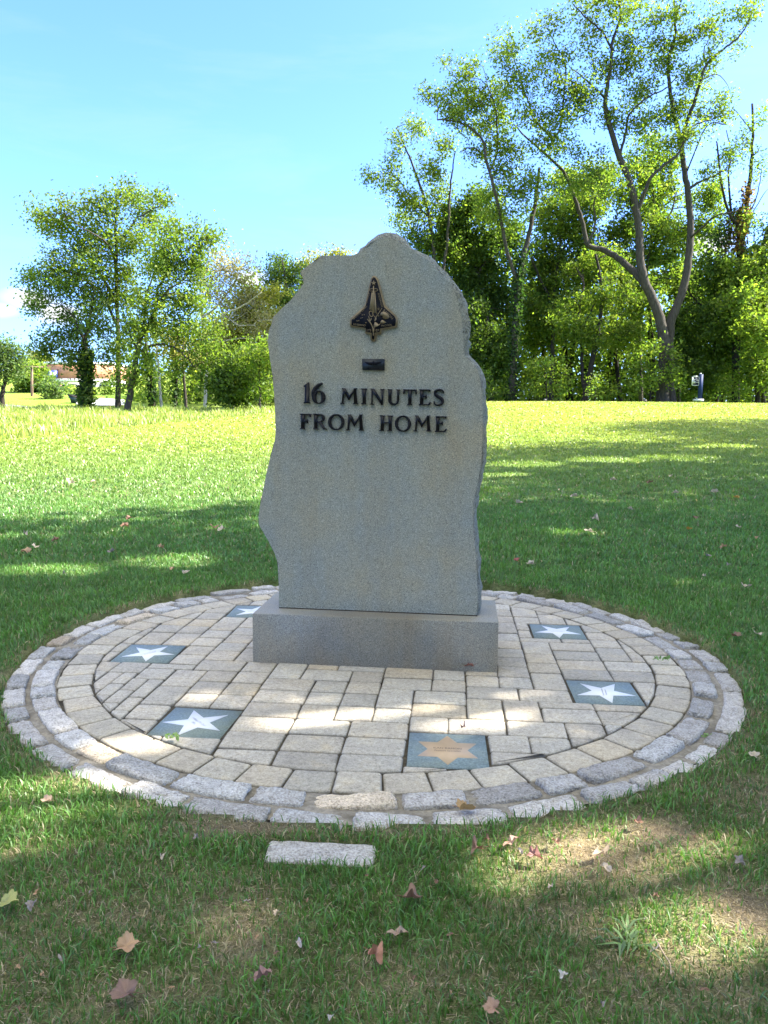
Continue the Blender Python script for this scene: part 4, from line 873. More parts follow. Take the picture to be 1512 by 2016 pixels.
LW = 'trees in the clump beyond the meadow'
tree('ivy_clad_tree', 'tree with a trunk thickly clad in ivy and a dark drooping crown', 46,
     [([(168, 808), (169, 760), (170, 710), (168, 673), (173, 645), (180, 610), (186, 570)], 9, 2.5), ([(168, 675), (158, 655), (148, 632), (135, 610)], 4, 1.5), ([(172, 655), (186, 630), (205, 600)], 3.5, 1.5), ([(156, 735), (140, 712), (122, 695)], 2, .8), ([(176, 735), (190, 712), (198, 700)], 2, .8)],
     [(95, 575, 30, 24), (125, 560, 34, 28), (85, 612, 26, 24), (120, 610, 36, 32), (95, 650, 28, 26), (140, 650, 40, 34), (100, 678, 32, 20), (150, 690, 36, 26), (195, 655, 34, 36), (146, 714, 16, 8), (180, 610, 36, 32), (85, 690, 14, 14), (200, 710, 26, 30)], 'dark', .11, 1.1, bark=BARK_DARK,
     ivy=[([(168, 806), (169, 740), (169, 690)], 11, 1500, 'ivy'), ([(172, 806), (170, 770)], 14, 500, 'dark'), ([(174, 780), (173, 700)], 10, 350, 'mid')], group=LW)
tree('leader_tree', 'tallest tree of the clump with a straight leader and wide upper limbs', 47.5,
     [([(233, 808), (233, 740), (233, 673), (231, 620), (230, 562), (229, 488), (226, 447), (229, 420), (231, 390)], 7, 1.5), ([(230, 530), (220, 495), (204, 473), (178, 458), (155, 444)], 4, 1), ([(230, 590), (190, 530), (174, 503), (148, 470), (122, 444), (93, 432), (63, 436)], 4, 1), ([(229, 480), (250, 458), (262, 440), (270, 429), (296, 414), (318, 403)], 3.4, 1), ([(231, 640), (207, 590), (196, 577), (178, 558), (156, 551), (122, 558), (100, 562)], 4, 1), ([(230, 600), (212, 570), (200, 540)], 3, 1)],
     [(70, 415, 20, 18), (95, 425, 30, 20), (130, 415, 32, 22), (165, 392, 28, 20), (85, 452, 24, 18), (120, 455, 38, 26), (165, 435, 38, 30), (205, 420, 34, 30), (232, 385, 30, 22), (240, 370, 20, 12), (262, 402, 34, 26), (298, 395, 30, 20), (322, 392, 12, 12), (285, 430, 36, 26), (215, 465, 40, 32), (250, 470, 38, 34), (160, 490, 44, 30), (115, 510, 36, 26), (70, 530, 22, 18), (95, 545, 34, 26), (145, 535, 42, 32), (195, 525, 42, 34), (240, 525, 40, 34), (55, 545, 12, 16), (255, 570, 42, 36), (205, 585, 42, 34), (160, 575, 36, 28)], 'mid', .11, 1.2, group=LW)
tree('arching_tree', 'bent tree with a bare pale lower trunk and one long arching bough', 45,
     [([(250, 810), (256, 772), (264, 735), (271, 690), (279, 660), (295, 634), (306, 610), (311, 570), (332, 534), (345, 510)], 8.5, 2), ([(282, 662), (284, 620), (290, 575), (302, 540), (305, 510)], 4, 1.2), ([(306, 612), (322, 580), (345, 562), (365, 556)], 3, 1), ([(276, 690), (293, 681), (322, 678), (348, 688), (370, 707), (385, 725)], 4, 1.2), ([(332, 534), (350, 505), (374, 488), (402, 476)], 3, 1), ([(272, 690), (255, 660), (240, 640)], 3, 1)],
     [(300, 470, 38, 32), (340, 455, 34, 26), (380, 462, 30, 20), (405, 465, 20, 14), (424, 462, 9, 7), (370, 490, 38, 26), (325, 505, 40, 32), (295, 525, 38, 32), (350, 540, 40, 32), (390, 530, 28, 28), (400, 560, 24, 26), (300, 580, 40, 34), (345, 590, 42, 36), (385, 600, 34, 32), (310, 635, 40, 30), (360, 650, 40, 32), (400, 650, 30, 30), (420, 685, 26, 22), (385, 700, 34, 24), (350, 722, 34, 24), (255, 640, 36, 32), (235, 690, 34, 34), (285, 720, 30, 30), (410, 720, 26, 18), (240, 745, 26, 24)], 'lite', .11, 1.2, group=LW)
tree('sycamore', 'thinly leaved sycamore with whitish branches against the sky', 54,
     [([(402, 806), (405, 760), (408, 700), (400, 655), (398, 615), (410, 570), (425, 530), (432, 500)], 4.5, 1), ([(399, 625), (430, 600), (460, 560), (480, 520), (488, 500)], 3, .8), ([(400, 650), (440, 620), (480, 600), (515, 575)], 3, .8), ([(404, 690), (440, 672), (480, 666), (530, 670)], 3, .8), ([(398, 615), (385, 580), (380, 545), (388, 520)], 2.4, .8), ([(430, 600), (440, 560), (445, 520)], 2, .7), ([(440, 620), (470, 640), (500, 640)], 2, .7), ([(410, 570), (400, 540), (405, 505)], 2, .7)],
     [(430, 520, 34, 34, .8), (460, 545, 36, 36, .8), (490, 530, 26, 32, .7), (415, 570, 36, 34, .8), (455, 600, 40, 36, .8), (500, 590, 34, 34, .8), (395, 540, 26, 34, .7), (430, 650, 40, 30, .7), (480, 645, 38, 30, .7), (520, 620, 26, 34, .7), (515, 660, 24, 26, .7), (440, 490, 18, 20, .6)], 'tan', .10, 1.6, bark=BARK_PALE, twig=.035, kleaf=62, group=LW)
for (lab, Y, pts, r, bl, pal, bk, iv) in (
    ('slender leaning tree wrapped in ivy behind the arching bough', 50, [(303, 808), (299, 760), (292, 715), (288, 680), (284, 650)], 5, [(285, 640, 30, 24), (310, 650, 24, 22), (270, 680, 22, 22)], 'mid', BARK_DARK, [([(303, 806), (296, 740), (290, 700)], 7, 700, 'ivy')]),
    ('slender tree with a white bark trunk standing in the clump', 52, [(318, 806), (316, 770), (312, 730), (308, 690), (306, 650)], 3.6, [(310, 690, 24, 20, .5), (320, 640, 26, 22), (330, 690, 20, 18)], 'yell', BARK_PALE, None),
    ('slender dark trunked tree with speckled ivy up its whole stem', 49, [(347, 810), (346, 770), (349, 730), (346, 690), (348, 660)], 4, [(350, 660, 30, 22), (335, 690, 24, 20)], 'yell', BARK_DARK, [([(347, 808), (347, 740), (347, 690)], 5, 500, 'ivy')]),
    ('slender bare brown trunk with a small tan top in the clump', 47, [(368, 812), (365, 780), (362, 740), (360, 700), (362, 670)], 4.4, [(370, 700, 26, 22, .6), (355, 670, 26, 22, .6)], 'tan', BARK, None)):
    tree('slender_tree', lab, Y, [(pts, r, 1.6)], bl, pal, .11, 1.0, bk, iv, group=LW)
tree('round_tree', 'low dark green tree whose short trunk shows beside the monument', 46,
     [([(453, 812), (453, 780), (455, 750), (460, 720)], 3.6, 1.6), ([(454, 765), (480, 740), (500, 720)], 2, 1), ([(454, 765), (432, 740), (425, 725)], 2, 1)],
     [(440, 725, 32, 28), (475, 705, 34, 26), (430, 755, 26, 24), (465, 745, 34, 28), (500, 735, 34, 30), (495, 770, 30, 22), (520, 760, 24, 28), (470, 775, 30, 18), (440, 780, 24, 16)], 'dark', .14, 2.2, bark=BARK_DARK, group=LW)
tree('bright_tree', 'bright green bushy tree touching the monument edge', 44,
     [([(512, 815), (512, 780), (510, 740), (512, 710)], 3, 1.2)], [(505, 690, 26, 20), (530, 680, 26, 22), (490, 712, 24, 18), (520, 720, 28, 24), (545, 710, 24, 26), (530, 755, 24, 26)], 'lite', .11, 1.5, group=LW)
tree('yellowing_tree', 'yellowing tree just beyond the sycamore, half hidden by the stone', 56,
     [([(510, 806), (512, 720), (508, 650), (512, 600)], 4, 1.4)], [(500, 590, 26, 24), (525, 600, 24, 28), (495, 625, 24, 24), (520, 640, 26, 26), (540, 580, 20, 22), (490, 660, 22, 18), (545, 640, 24, 30), (470, 610, 26, 26), (455, 650, 26, 26), (435, 690, 26, 24), (475, 690, 28, 22), (520, 690, 28, 22), (480, 570, 20, 18)], 'yell', .12, 1.4, group=LW)
tree('oak_tree', 'dark green oak rising behind the notch of the stone', 60,
     [([(560, 806), (562, 700), (566, 600), (562, 550), (555, 515)], 6, 1.5), ([(566, 610), (590, 570), (600, 540)], 3, 1)], [(550, 515, 24, 18), (535, 535, 20, 18), (565, 535, 28, 24), (545, 560, 26, 24), (585, 560, 30, 26), (565, 590, 30, 26), (600, 590, 28, 26), (540, 600, 22, 24), (590, 530, 24, 20), (575, 640, 34, 36)], 'dark', .12, 1.2, group=LW)
tree('thin_topped_tree', 'pale thin topped tree peeping above the stone', 66,
     [([(640, 806), (645, 700), (650, 600), (648, 540), (640, 500)], 5, 1.2)], [(605, 525, 26, 18, .8), (630, 505, 26, 16, .8), (655, 495, 24, 12, .8), (670, 500, 16, 12, .7), (620, 550, 26, 20), (650, 540, 30, 20), (700, 505, 12, 12, .5)], 'yell', .12, .95, group=LW)
FG = 'trees on the far lawn by the road'
tree('dark_tree', 'dense olive green tree with a dark leaning trunk at the road end', 50,
     [([(2, 798), (6, 770), (12, 745), (8, 715)], 7, 3)], [(-15, 690, 30, 26), (15, 690, 28, 22), (35, 705, 18, 22), (5, 725, 32, 24), (30, 735, 18, 18), (-20, 735, 28, 24), (-45, 710, 30, 30)], 'cool', .12, 1.6, bark=BARK_DARK, group=FG)
tree('lawn_tree', 'round maple with a flat skirt behind the utility pole', 78,
     [([(66, 798), (66, 780), (66, 750), (66, 730)], 2.2, 1.)], [(50, 720, 20, 14), (70, 725, 18, 16), (40, 745, 18, 16), (66, 745, 26, 18), (90, 750, 18, 16), (45, 765, 16, 10), (80, 770, 22, 12), (60, 770, 22, 10)], 'lite', .18, 1.5, group=FG)
tree('sapling', 'small young tree with a thin stem on the sunny verge', 66, [([(101, 804), (101, 790), (101, 770), (101, 755)], 1.1, .6)], [(101, 765, 16, 12), (92, 777, 12, 9), (112, 778, 13, 9), (100, 757, 9, 6), (120, 767, 9, 9)], 'cool', .13, 1.5, group=FG)
tree('far_tree', 'pale bare topped tree far behind the utility pole', 105, [([(75, 790), (76, 730), (78, 700), (80, 688)], 1.6, .6), ([(78, 715), (70, 700), (66, 690)], 1, .5)], [(70, 705, 16, 12), (88, 712, 14, 12), (62, 718, 12, 10), (95, 725, 12, 12)], 'yell', .2, 1.0, group=FG)
shrub('dark hedge like shrub in front of the orange building', 74, [(150, 770, 20, 12), (130, 768, 14, 10), (205, 765, 20, 14), (180, 775, 18, 10), (222, 755, 16, 22)], 'mid', .16, 1.5)
# big trees outside the picture to the sunny side: they throw the broad shade over the circle
HOLES = [(625, 1398, .125), (895, 1402, .14), (985, 1388, .09), (275, 1452, .10), (1185, 1690, .17), (1105, 1735, .12), (1275, 1735, .11), (120, 1560, .17), (60, 1620, .16), (210, 1610, .10), (470, 1825, .07), (1390, 1840, .12),
         (1420, 1690, .10), (1000, 1345, .08), (1130, 1050, .16), (330, 1105, .25), (90, 1125, .25), (1200, 906, .55), (1330, 902, .6), (1440, 878, .4), (1040, 914, .45), (1390, 880, .3), (985, 935, .25)]
HOLES = [(G(u, v), r + (.05 if v > 1500 else .055 if r < .2 else .06)) for u, v, r in HOLES]; TS = np.array(TOSUN)
def in_gap(q):  # gaps cut through the unseen crowns along sun rays to place sun spots
    k = np.zeros(len(q), bool)
    for h, r in HOLES:
        d = q - h; d = d - (d @ TS)[:, None] * TS; k |= np.linalg.norm(d, axis=1) < r
    return k
def shade_tree(label, x, y, R, zc, nclump, seed):
    g_ = float(tz(x, y)); t = thing('shade_tree', (x, y, g_), label, 'tree', 'big trees that shade the circle'); tr = MB(); cr = MB(); c = np.array([x, y, g_ + zc])
    tr.tube(smooth_path([(x, y, g_ - .4), (x + .1, y, g_ + 2), (x, y + .1, g_ + zc * .6), c], 4), np.linspace(.42, .15, 13), 10)
    d = rng.normal(size=(nclump, 3)); d /= np.linalg.norm(d, axis=1)[:, None]; q = c + d * np.array([R, R, R * .62]) * rng.uniform(.15, 1, (nclump, 1)) ** .45
    for e in q[:: 6]:
        if in_gap(np.array([e]))[0]: continue
        s0 = np.array([x, y, g_ + zc * rng.uniform(.35, .8)]); tr.tube(smooth_path([s0, (s0 + e) / 2 + rng.normal(0, .4, 3), e], 3), np.linspace(.11, .02, 7), 5)
    for e in q:
        lp = e + rng.normal(0, .55, (46, 3)) * np.array([1, 1, .55]); lp = lp[~in_gap(lp)]
        if len(lp): leaves(cr, lp, .16, PAL['mid'], rng.uniform(.8, 1.2))
    child(tr, 'trunk', BARK, t, True); child(cr, 'crown', LEAF, t)
shade_tree('broad shade tree standing beside the paved circle', 10.5, 5.2, 5.6, 9.0, 620, 1)
shade_tree('broad shade tree standing farther up the lawn', 17.5, 14.0, 6.6, 9.6, 480, 2)
shade_tree('broad shade tree standing highest up the lawn', 26, 24.5, 6.8, 10., 460, 3)
shade_tree('broad shade tree standing down the slope behind the viewer', 9, -4.2, 5.2, 9., 330, 4)
for k, (x_, y_) in enumerate(((-9, -8), (-2.5, -10.5), (4, -10))):  # unseen trees added to hold back sky light from the monument's front
    shade_tree(('unseen broad tree added behind the viewer on the meadow side', 'unseen broad tree added straight behind the viewer', 'unseen broad tree added behind the viewer nearest the sunny side')[k], x_, y_, 4.8, 5.4, 300, 5 + k)


# ------------------------------------------------------------------ far objects
def sheet(name, top, bot, m, lift):
    d = MB(); n = 24; a = np.linspace(0, 1, n); T = np.array(top); B_ = np.array(bot)
    it = lambda Q, t: [np.interp(t, np.linspace(0, 1, len(Q)), Q[:, k]) for k in (0, 1)]
    W = []
    for t in a:
        p, q = G(*it(T, t)), G(*it(B_, t))
        for s in np.linspace(0, 1, 5):
            w = p + (q - p) * s; w[2] = tz(w[0], w[1]) + lift; W.append(w)
    i = (np.arange(n - 1)[:, None] * 5 + np.arange(4)[None]).ravel(); d.add(np.array(W), np.stack([i, i + 5, i + 6, i + 1], 1))
    return tag(d.build(name, m), kind='structure')
sheet('road', [(-60, 793), (0, 797), (40, 800), (75, 805), (110, 809)], [(-60, 799), (0, 803), (40, 808), (75, 812), (110, 812)], ROADM, .06)
sheet('driveway', [(150, 787), (200, 785), (245, 788)], [(150, 797), (200, 800), (245, 799)], GRAVELM, .06)
WHITE = simple('white_paint', (.78, .77, .75), .6, var=.04, sc=2); ORANGE = simple('orange_brick', (.50, .23, .13), .85, var=.15, sc=3); BLUE = simple('blue_enamel', (.035, .05, .30), .5, var=.05); GREYW = simple('grey_wall', (.4, .4, .39), .8, var=.1, sc=1); GLASSD = simple('dark_glazing', (.03, .04, .05), .15)
WOOD = simple('weathered_pole', (.16, .10, .065), .9, var=.25, sc=6); NAVY = simple('navy_paint', (.008, .02, .07), .6, var=.08, spec=.15); SIGNIN = simple('sign_panel', (.006, .009, .02), .6, spec=.1); PALEMET = simple('pale_frame', (.42, .42, .38), .5)
# building
YB = 92; p0 = P(78, 752, YB); p1 = P(222, 752, YB); gz = float(tz((p0[0] + p1[0]) / 2, YB + 3)); zt = lambda v: P(150, v, YB)[2]
bt = thing('shop_building', ((p0[0] + p1[0]) / 2, YB, gz), 'low orange and white commercial building across the road', 'building'); cx = (p0[0] + p1[0]) / 2; wx = (p1[0] - p0[0]) / 2
def bx(name, m, u0, u1, v0, v1, y0, y1, par):
    a, b = P(u0, v0, YB), P(u1, v1, YB); d = MB(); d.box(((a[0] + b[0]) / 2, YB + (y0 + y1) / 2, (a[2] + b[2]) / 2), (abs(b[0] - a[0]) / 2, (y1 - y0) / 2, abs(a[2] - b[2]) / 2)); return child(d, name, m, par)
bx('wall', GREYW, 80, 220, 752, 800, 0, 9, bt); bx('upper_wall', ORANGE, 79, 221, 718, 746, -.2, 9.2, bt); bx('fascia', WHITE, 78, 222, 745.5, 752.5, -.5, 9.4, bt); bx('roof', WHITE, 77.5, 222.5, 712.5, 718, -.4, 9.5, bt)
for k in range(6): 
    f = bx('window', WHITE, 100 + k * 19, 113 + k * 19, 756, 772, -.06, .2, bt); g_ = bx('pane', GLASSD, 101.5 + k * 19, 111.5 + k * 19, 757.5, 770.5, -.09, .1, bt); g_.parent = f; g_.location = (0, 0, 0)
    f.location = (0, 0, 0)
sg = bx('sign_panel', BLUE, 98, 117, 729.5, 744.5, -.75, -.45, bt); mk = MB()
def mkp(poly): mk.prism([P(u, v, YB) + np.array([0, -.75, 0]) for u, v in poly][::-1], (0, -1, 0), 0, .04)
mkp([(103, 732), (105, 731.5), (106.5, 733), (106, 735.5), (107, 737), (106, 743), (103, 744), (100.5, 740), (103.5, 736)]); mkp([(107, 734), (115.5, 734), (115.5, 740), (111, 741), (107, 739)])
o = child(mk, 'sign_mark', WHITE, bt); o.parent = sg; o.location = (0, 0, 0)
# utility poles
def pole(label, Y, top, bot, r, arm):
    a, b = P(*bot, Y), P(*top, Y); a[2] = min(a[2], float(tz(a[0], a[1]))) - .1; t = thing('utility_pole', a, label, 'utility pole', 'utility poles by the road'); m = MB(); m.tube([a, (a + b) / 2, b], np.linspace(r, r * .8, 3), 8); child(m, 'shaft', WOOD, t)
    if arm: m = MB(); q = b + np.array([0, -.1, -.12]); m.box(q, (1.0, .06, .07)); child(m, 'crossarm', WOOD, t)
    return b
b1 = pole('upright brown utility pole with a crossarm in front of the maple', 70, (62.5, 720), (63, 800), .13, True)
b2 = pole('short leaning dark utility pole below the orange building', 70, (119, 757), (123, 797), .12, False)
m = MB(); t_ = np.linspace(0, 1, 12)[:, None]; c1 = b1 - np.array([0, 0, 1.3]); m.tube(c1 + (b2 - c1) * t_ - Z3 * (4 * t_ * (1 - t_)) * .35, .02, 4); tag(m.build('wire', BARK_DARK), 'thin slack wire strung between the two utility poles', 'wire')
m = MB(); a, b = P(106, 789, 68), P(113.5, 770, 68); a[2] = float(tz(a[0], a[1])) - .05; m.tube([a, (a + b) / 2, b], .07, 6); tag(m.build('stake', PALEMET, loc=a), 'pale slanting stake between the sapling and the leaning pole', 'stake')
# dark bin
Yd = 60; a = P(141, 778, Yd); b = P(166, 797, Yd); t = thing('dumpster', ((a[0] + b[0]) / 2, Yd, float(tz(a[0], Yd))), 'dark green slant sided bin half hidden by the ivy clad trunk', 'bin'); m = MB()
L = [P(u, v, Yd) for u, v in ((141, 778), (165, 786), (166, 797), (148, 793), (146, 786))]; m.prism(L[::-1], (0, -1, 0), -.8, .8); child(m, 'bin_body', simple('dark_green_steel', (.012, .03, .03), .5), t)
m = MB(); L = [P(u, v, Yd) for u, v in ((140.5, 776.5), (165.5, 784.7), (165, 786), (141, 777.8))]; m.prism(L[::-1], (0, -1, 0), -.85, .85); child(m, 'bin_lid', BARK_DARK, t)
# post sign at the top of the lawn
Ys = 50.0; g_ = P(1379, 784.5, Ys); st = thing('post_sign', (g_[0], Ys, float(tz(g_[0], Ys))), 'navy blue post with a framed sign panel on a white footing', 'sign')
def sbx(name, m, u0, u1, v0, v1, y0, y1):
    a, b = P(u0, v0, Ys), P(u1, v1, Ys); d = MB(); d.box(((a[0] + b[0]) / 2, Ys + (y0 + y1) / 2, (a[2] + b[2]) / 2), (abs(b[0] - a[0]) / 2, (y1 - y0) / 2, abs(a[2] - b[2]) / 2)); return child(d, name, m, st)
sbx('footing', GREYW, 1366.5, 1383, 785.5, 790, -.2, .2); sbx('post', NAVY, 1376.8, 1381.2, 737, 784.4, -.08, .08); sbx('post_cap', PALEMET, 1377.6, 1380.4, 734.6, 736.8, -.05, .05)
pn = sbx('sign_panel', SIGNIN, 1363.5, 1375.5, 742.5, 758, -.03, .03); m = MB()
for (u0, u1, v0, v1) in ((1362.6, 1376.4, 741.4, 742.5), (1362.6, 1376.4, 758, 759.2), (1362.6, 1363.5, 742.5, 758), (1375.5, 1376.4, 742.5, 758), (1365, 1374, 739.8, 741.2)):
    a, b = P(u0, v0, Ys), P(u1, v1, Ys); m.box(((a[0] + b[0]) / 2, Ys, (a[2] + b[2]) / 2), (abs(b[0] - a[0]) / 2, .045, abs(a[2] - b[2]) / 2))
fr = child(m, 'panel_frame', PALEMET, st); m = MB()
for (u0, u1, v0, v1) in ((1365, 1366.2, 746, 755), (1367, 1368.6, 746, 748), (1367, 1368.4, 750, 755), (1370.3, 1375, 749.2, 750.2), (1370.3, 1375, 752.6, 753.6), (1370.6, 1373, 745.8, 746.8)):
    a, b = P(u0, v0, Ys), P(u1, v1, Ys); m.box(((a[0] + b[0]) / 2, Ys - .034, (a[2] + b[2]) / 2), (abs(b[0] - a[0]) / 2, .004, abs(a[2] - b[2]) / 2))
child(m, 'panel_marks', PALEMET, st)
for (u, lab) in ((1073, 'small ground light sunk in the turf before the leaning tree'), (1270, 'small ground light sunk in the turf before the forked tree')):
    q = P(u, 786.5, 49.5); gq = float(tz(q[0], 49.5)); t = thing('ground_light', (q[0], 49.5, gq), lab, 'ground light', 'ground lights at the top of the lawn')
    m = MB(); m.box((q[0], 49.5, gq + .03), (.10, .10, .09)); child(m, 'housing', BARK_DARK, t); m = MB(); m.box((q[0], 49.5, gq + .135), (.07, .07, .014)); child(m, 'lens', PALEMET, t)

# ------------------------------------------------------------------ fallen leaves and small plants
def leaf_mesh(kind, seed):
    g_ = np.random.default_rng(seed); m = MB(); n = 44; a = np.linspace(0, 2 * PI, n, endpoint=False)
    if kind == 'lobed': r = .62 + .27 * np.abs(np.cos(a * 2.5)) ** 1.1 * (.6 + .8 * np.interp(a, np.linspace(0, 2 * PI, 7), g_.uniform(0, 1, 7))) + .05 * np.cos(a * 17) + .04 * np.cos(a * 11 + 1); r *= 1 - .4 * np.exp(-((a - PI) / .35) ** 2)
    elif kind == 'narrow': r = 1 / np.sqrt((np.cos(a) / 1.0) ** 2 + (np.sin(a) / .30) ** 2) * (1 + .03 * np.cos(a * 17))
    else: r = .6 + .22 * np.abs(np.cos(a * 2.5)) + .12 * np.interp(a, np.linspace(0, 2 * PI, 20), g_.uniform(-1, 1, 20))
    curl = {'lobed': 1.0, 'narrow': 1.3, 'crumpled': 1.5}[kind]; ph = g_.uniform(0, 6, 4)
    rings = []
    for f in (.35, .7, 1.0):
        x, y = np.cos(a) * r * f, np.sin(a) * r * f
        z = curl * (.32 * y * y + .16 * x * x * np.cos(ph[0])) + .18 * f * np.sin(3 * a + ph[1]) + .05 * f * np.sin(7 * a + ph[2]) * curl
        z = z + .38 * np.abs(y) * (1 if kind != 'narrow' else 1.6) * (.5 + .5 * np.sin(a + ph[0]) ** 2)
        if kind == 'crumpled': z += .22 * f * np.sin(2 * a + ph[3]); x, y = x * (.75 + .2 * np.sin(a * 3)), y * .8
        rings.append(np.column_stack([x, y, z]))
    V = np.concatenate([[[0, 0, 0]]] + rings); V[:, 2] -= V[:, 2].min() * .6; i = np.arange(n); j = (i + 1) % n
    C = np.ones((len(V), 3)); C[0] = .8; C[1:n + 1] *= g_.uniform(.75, 1, (n, 1)); C[2 * n + 1:] *= g_.uniform(.65, 1.1, (n, 1))
    m.add(V, [np.stack([np.zeros(n, int), 1 + i, 1 + j], 1), np.concatenate([np.stack([1 + k * n + i, 1 + (k + 1) * n + i, 1 + (k + 1) * n + j, 1 + k * n + j], 1) for k in (0, 1)])], C)
    m.tube(np.array([[-.3, 0, .03], [-.75, .05, .06], [-1.15, .16, .04]]) + np.array([0, 0, V[0, 2]]), .025, 4, np.array([.8, .7, .6]))
    return m
LM = {}
for kind in ('lobed', 'narrow', 'crumpled'):
    for s in range(3):
        o = leaf_mesh(kind, 50 + s).build('dry_leaf', DRY, None, True); LM[kind, s] = o.data; bpy.data.objects.remove(o)
TAN, BRN, RED, ORG, PALE, GRY, YLG = (.40, .24, .12), (.22, .11, .06), (.30, .06, .04), (.5, .25, .04), (.50, .40, .28), (.27, .22, .19), (.36, .36, .10)
def dry(u, v, size_px, kind, col, label, group=None, lift=None, rz=None):
    q = G(u, v); onp = np.hypot(q[0] - PC[0], q[1] - PC[1]) < RO
    if not onp: 
        d = ray(u, v); zoff = .022; q = CAM + d * ((q[2] + zoff - EYE) / d[2]) if d[2] < 0 and q[1] < 6 else q + Z3 * .03
    Yq = q[1]; s = size_px * .5 * Yq / FPX * .92
    o = bpy.data.objects.new('dry_leaf', LM[kind, random.randrange(3)]); scn.collection.objects.link(o); o.location = (q[0], q[1], q[2] + (.010 if onp else .004) + (lift or 0))
    o.scale = (s, s, s); o.rotation_euler = (random.uniform(-.45, .15), random.uniform(-.3, .3), random.uniform(0, 6.3) if rz is None else rz); o.color = (*col, 1)
    tag(o, label, 'leaf', group)
FGR = 'fallen leaves on the worn grass in front'
for a in ((250, 1868, 66, 'lobed', TAN, 'large tan lobed leaf curling over a dark hollow in the grass'), (736, 1890, 62, 'crumpled', (.40, .17, .09), 'large rust brown crumpled leaf with a pale tip, below the sunken stone'), (518, 1928, 62, 'crumpled', (.27, .14, .11), 'large purplish brown crumpled leaf lying in short grass'), (245, 1962, 74, 'lobed', (.22, .12, .08), 'dark brown leaf curled upright near the lower edge'),
          (783, 1842, 58, 'narrow', (.36, .24, .15), 'long narrow tan leaf standing on edge in the grass'), (915, 1600, 54, 'lobed', (.40, .24, .09), 'golden brown leaf lying across the outer ring of blocks'), (1008, 1662, 56, 'narrow', (.34, .2, .13), 'narrow reddish leaf rolled up beside a worn patch'), (1183, 1684, 60, 'narrow', (.5, .36, .22), 'bright tan leaf in the sunny worn patch'),
          (92, 1580, 30, 'lobed', (.5, .33, .22), 'small pinkish leaf alone on the grass beside the ring'), (1052, 1690, 56, 'crumpled', (.22, .09, .07), 'dark red brown crumpled leaf at the edge of the worn patch'), (937, 1678, 52, 'crumpled', BRN, 'very dark crumpled leaf sunk in grass below the ring'), (1110, 1924, 32, 'crumpled', (.5, .46, .40), 'small white papery leaf scrap in thin grass'), (968, 1988, 46, 'lobed', (.4, .23, .14), 'tan leaf with raised lobes at the bottom edge'),
          (14, 1782, 62, 'lobed', YLG, 'yellow green leaf standing up in the grass'), (62, 1786, 40, 'crumpled', GRY, 'grey crumpled leaf next to the yellow green one'), (812, 1772, 70, 'crumpled', BRN, 'flat dark brown leaf in a shaded hollow'), (912, 1437, 22, 'crumpled', (.3, .19, .16), 'small curled leaf on the pavers behind the bronze star'), (318, 1690, 24, 'crumpled', PALE, 'small pale leaf scrap in the lush grass'),
          (925, 1316, 30, 'crumpled', (.28, .12, .09), 'reddish curled leaf resting against the foot of the monument base'), (590, 1860, 40, 'narrow', (.5, .4, .34), 'pale pinkish leaf folded near the bare strip'), (1192, 1712, 48, 'narrow', PALE, 'pale twisted leaf just under the bright tan one'), (1256, 1622, 34, 'crumpled', BRN, 'little brown leaf at the outer side of the ring'), (1290, 1872, 30, 'narrow', (.5, .4, .3), 'pale brown leaf on a short curved stalk'), (1485, 1490, 26, 'lobed', PALE, 'pale leaf beside the ring at its far outer side'),
          (1455, 1700, 40, 'crumpled', GRY, 'greyish leaf on the dry soil away from the circle'), (650, 2008, 26, 'crumpled', (.45, .4, .35), 'whitish leaf scrap near the bottom of the view'), (1095, 1660, 30, 'crumpled', BRN, 'small dark leaf between two worn patches'), (545, 1800, 22, 'crumpled', (.5, .38, .26), 'tiny tan leaf at the end of the bare strip'), (1085, 1750, 36, 'narrow', (.5, .38, .28), 'thin pale leaf in grass below the sunny patch')):
    dry(*a, FGR)
LG = 'leaves scattered on the lawn beyond the circle'
for (u, v, s, c, lab) in [(1017, 1111, 16, RED, 'red leaf on the shaded lawn near the rear of the ring'), (1357, 1048, 15, ORG, 'orange leaf on the shaded lawn'), (1044, 1119, 22, PALE, 'pale leaf beside the red leaf on the lawn'), (1449, 985, 16, ORG, 'yellow brown leaf on the upper shaded lawn')]:
    dry(u, v, s, 'lobed', c, lab, LG)
for k, (u, v) in enumerate([(1321, 942), (1207, 949), (1407, 974), (1330, 976), (1130, 982), (1022, 996), (1172, 1029), (1369, 1026), (1159, 1053), (1452, 1044), (1490, 1066), (1394, 1103), (1386, 1135), (1434, 1120), (1467, 1156), (1425, 1085), (1450, 1254), (1490, 1250), (1240, 1008), (1280, 955)]):
    dry(u, v, random.uniform(13, 25), random.choice(['lobed', 'crumpled']), random.choice([PALE, PALE, TAN, GRY, BRN]), 'dry leaf scattered on the lawn uphill of the rear ring', LG)
for k, (u, v) in enumerate([(256, 1027), (246, 1042), (420, 1045), (436, 1049), (50, 1059), (110, 1071), (69, 1084), (52, 1094), (220, 1094), (316, 1085), (126, 1131), (365, 1128), (339, 1121), (140, 958), (183, 953)]):
    dry(u, v, random.uniform(13, 26), random.choice(['lobed', 'crumpled']), random.choice([PALE, PALE, TAN, GRY, BRN]), 'dry leaf scattered along the edge of sun and shade on the lawn', LG)
random.seed(3)
tiny = 0
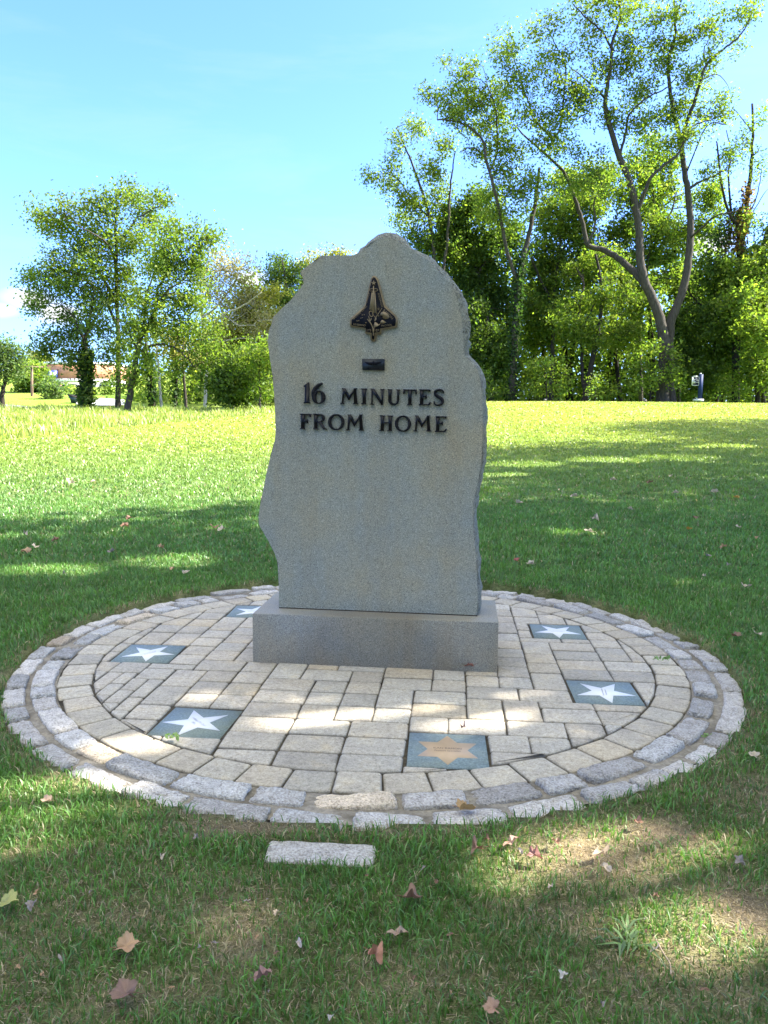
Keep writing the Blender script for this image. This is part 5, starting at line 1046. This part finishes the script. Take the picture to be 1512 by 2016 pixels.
while tiny < 46:                                    # scraps of leaf in the worn grass
    u, v = random.uniform(30, 1490), random.uniform(1640, 2010)
    if abs(u - 630) < 130 and v < 1725: continue
    dry(u, v, random.uniform(9, 22), random.choice(['crumpled', 'narrow']), random.choice([TAN, TAN, BRN, GRY, BRN]), 'tiny scrap of dry leaf in the worn grass in front', 'leaf scraps in the grass'); tiny += 1
# coarse pale grass clump and a twig
q0 = G(1235, 1860); m = MB(); n = 24
for k in range(n):
    a = random.uniform(0, 6.3); L = random.uniform(.04, .12); b = q0 + np.array([random.gauss(0, .02), random.gauss(0, .015), -.003]); d = np.array([math.cos(a), math.sin(a), 0]); w = np.array([-d[1], d[0], 0]) * random.uniform(.0022, .0042)
    t1, t2 = b + d * L * .5 + Z3 * random.uniform(.015, .035), b + d * L + Z3 * random.uniform(0.004, .022)
    m.add([b - w, b + w, t1 + w, t1 - w, t2], [np.array([[0, 1, 2, 3]]), np.array([[3, 2, 4]])], np.array([.10, .165, .05]) * random.uniform(.7, 1.6))
tag(m.build('grass_tuft', GRASS, loc=q0), 'flattened tuft of coarse grey green grass in the worn turf', 'grass tuft')
m = MB(); pts = [G(1290, 1866), G(1306, 1895), G(1318, 1915), G(1320, 1935)]; m.tube(smooth_path([p + Z3 * .022 for p in pts], 3), .0014, 5, np.array([.5, .36, .24])); tag(m.build('twig', DRY, loc=pts[0]), 'thin curved reddish twig lying on the worn turf', 'twig')
def sprig(u, v, n, s, label):
    q0 = G(u, v) + Z3 * .004; m = MB(); pts = q0 + np.column_stack([rng.normal(0, s * 1.6, n), rng.normal(0, s * .8, n), rng.uniform(.002, .014, n)]); leaves(m, pts, s, [(.10, .17, .06), (.2, .28, .12), (.28, .34, .2)], 1., 1.5)
    tag(m.build('weed', LEAF, loc=q0), label, 'weed')
sprig(342, 1455, 26, .010, 'tiny green weed growing in the paver joint below a star tile')
sprig(1302, 1301, 16, .014, 'pale green torn leaf sprig lying on the ring course')
sprig(1392, 1452, 12, .008, 'tiny yellow green weed in the mortar between the granite rings')
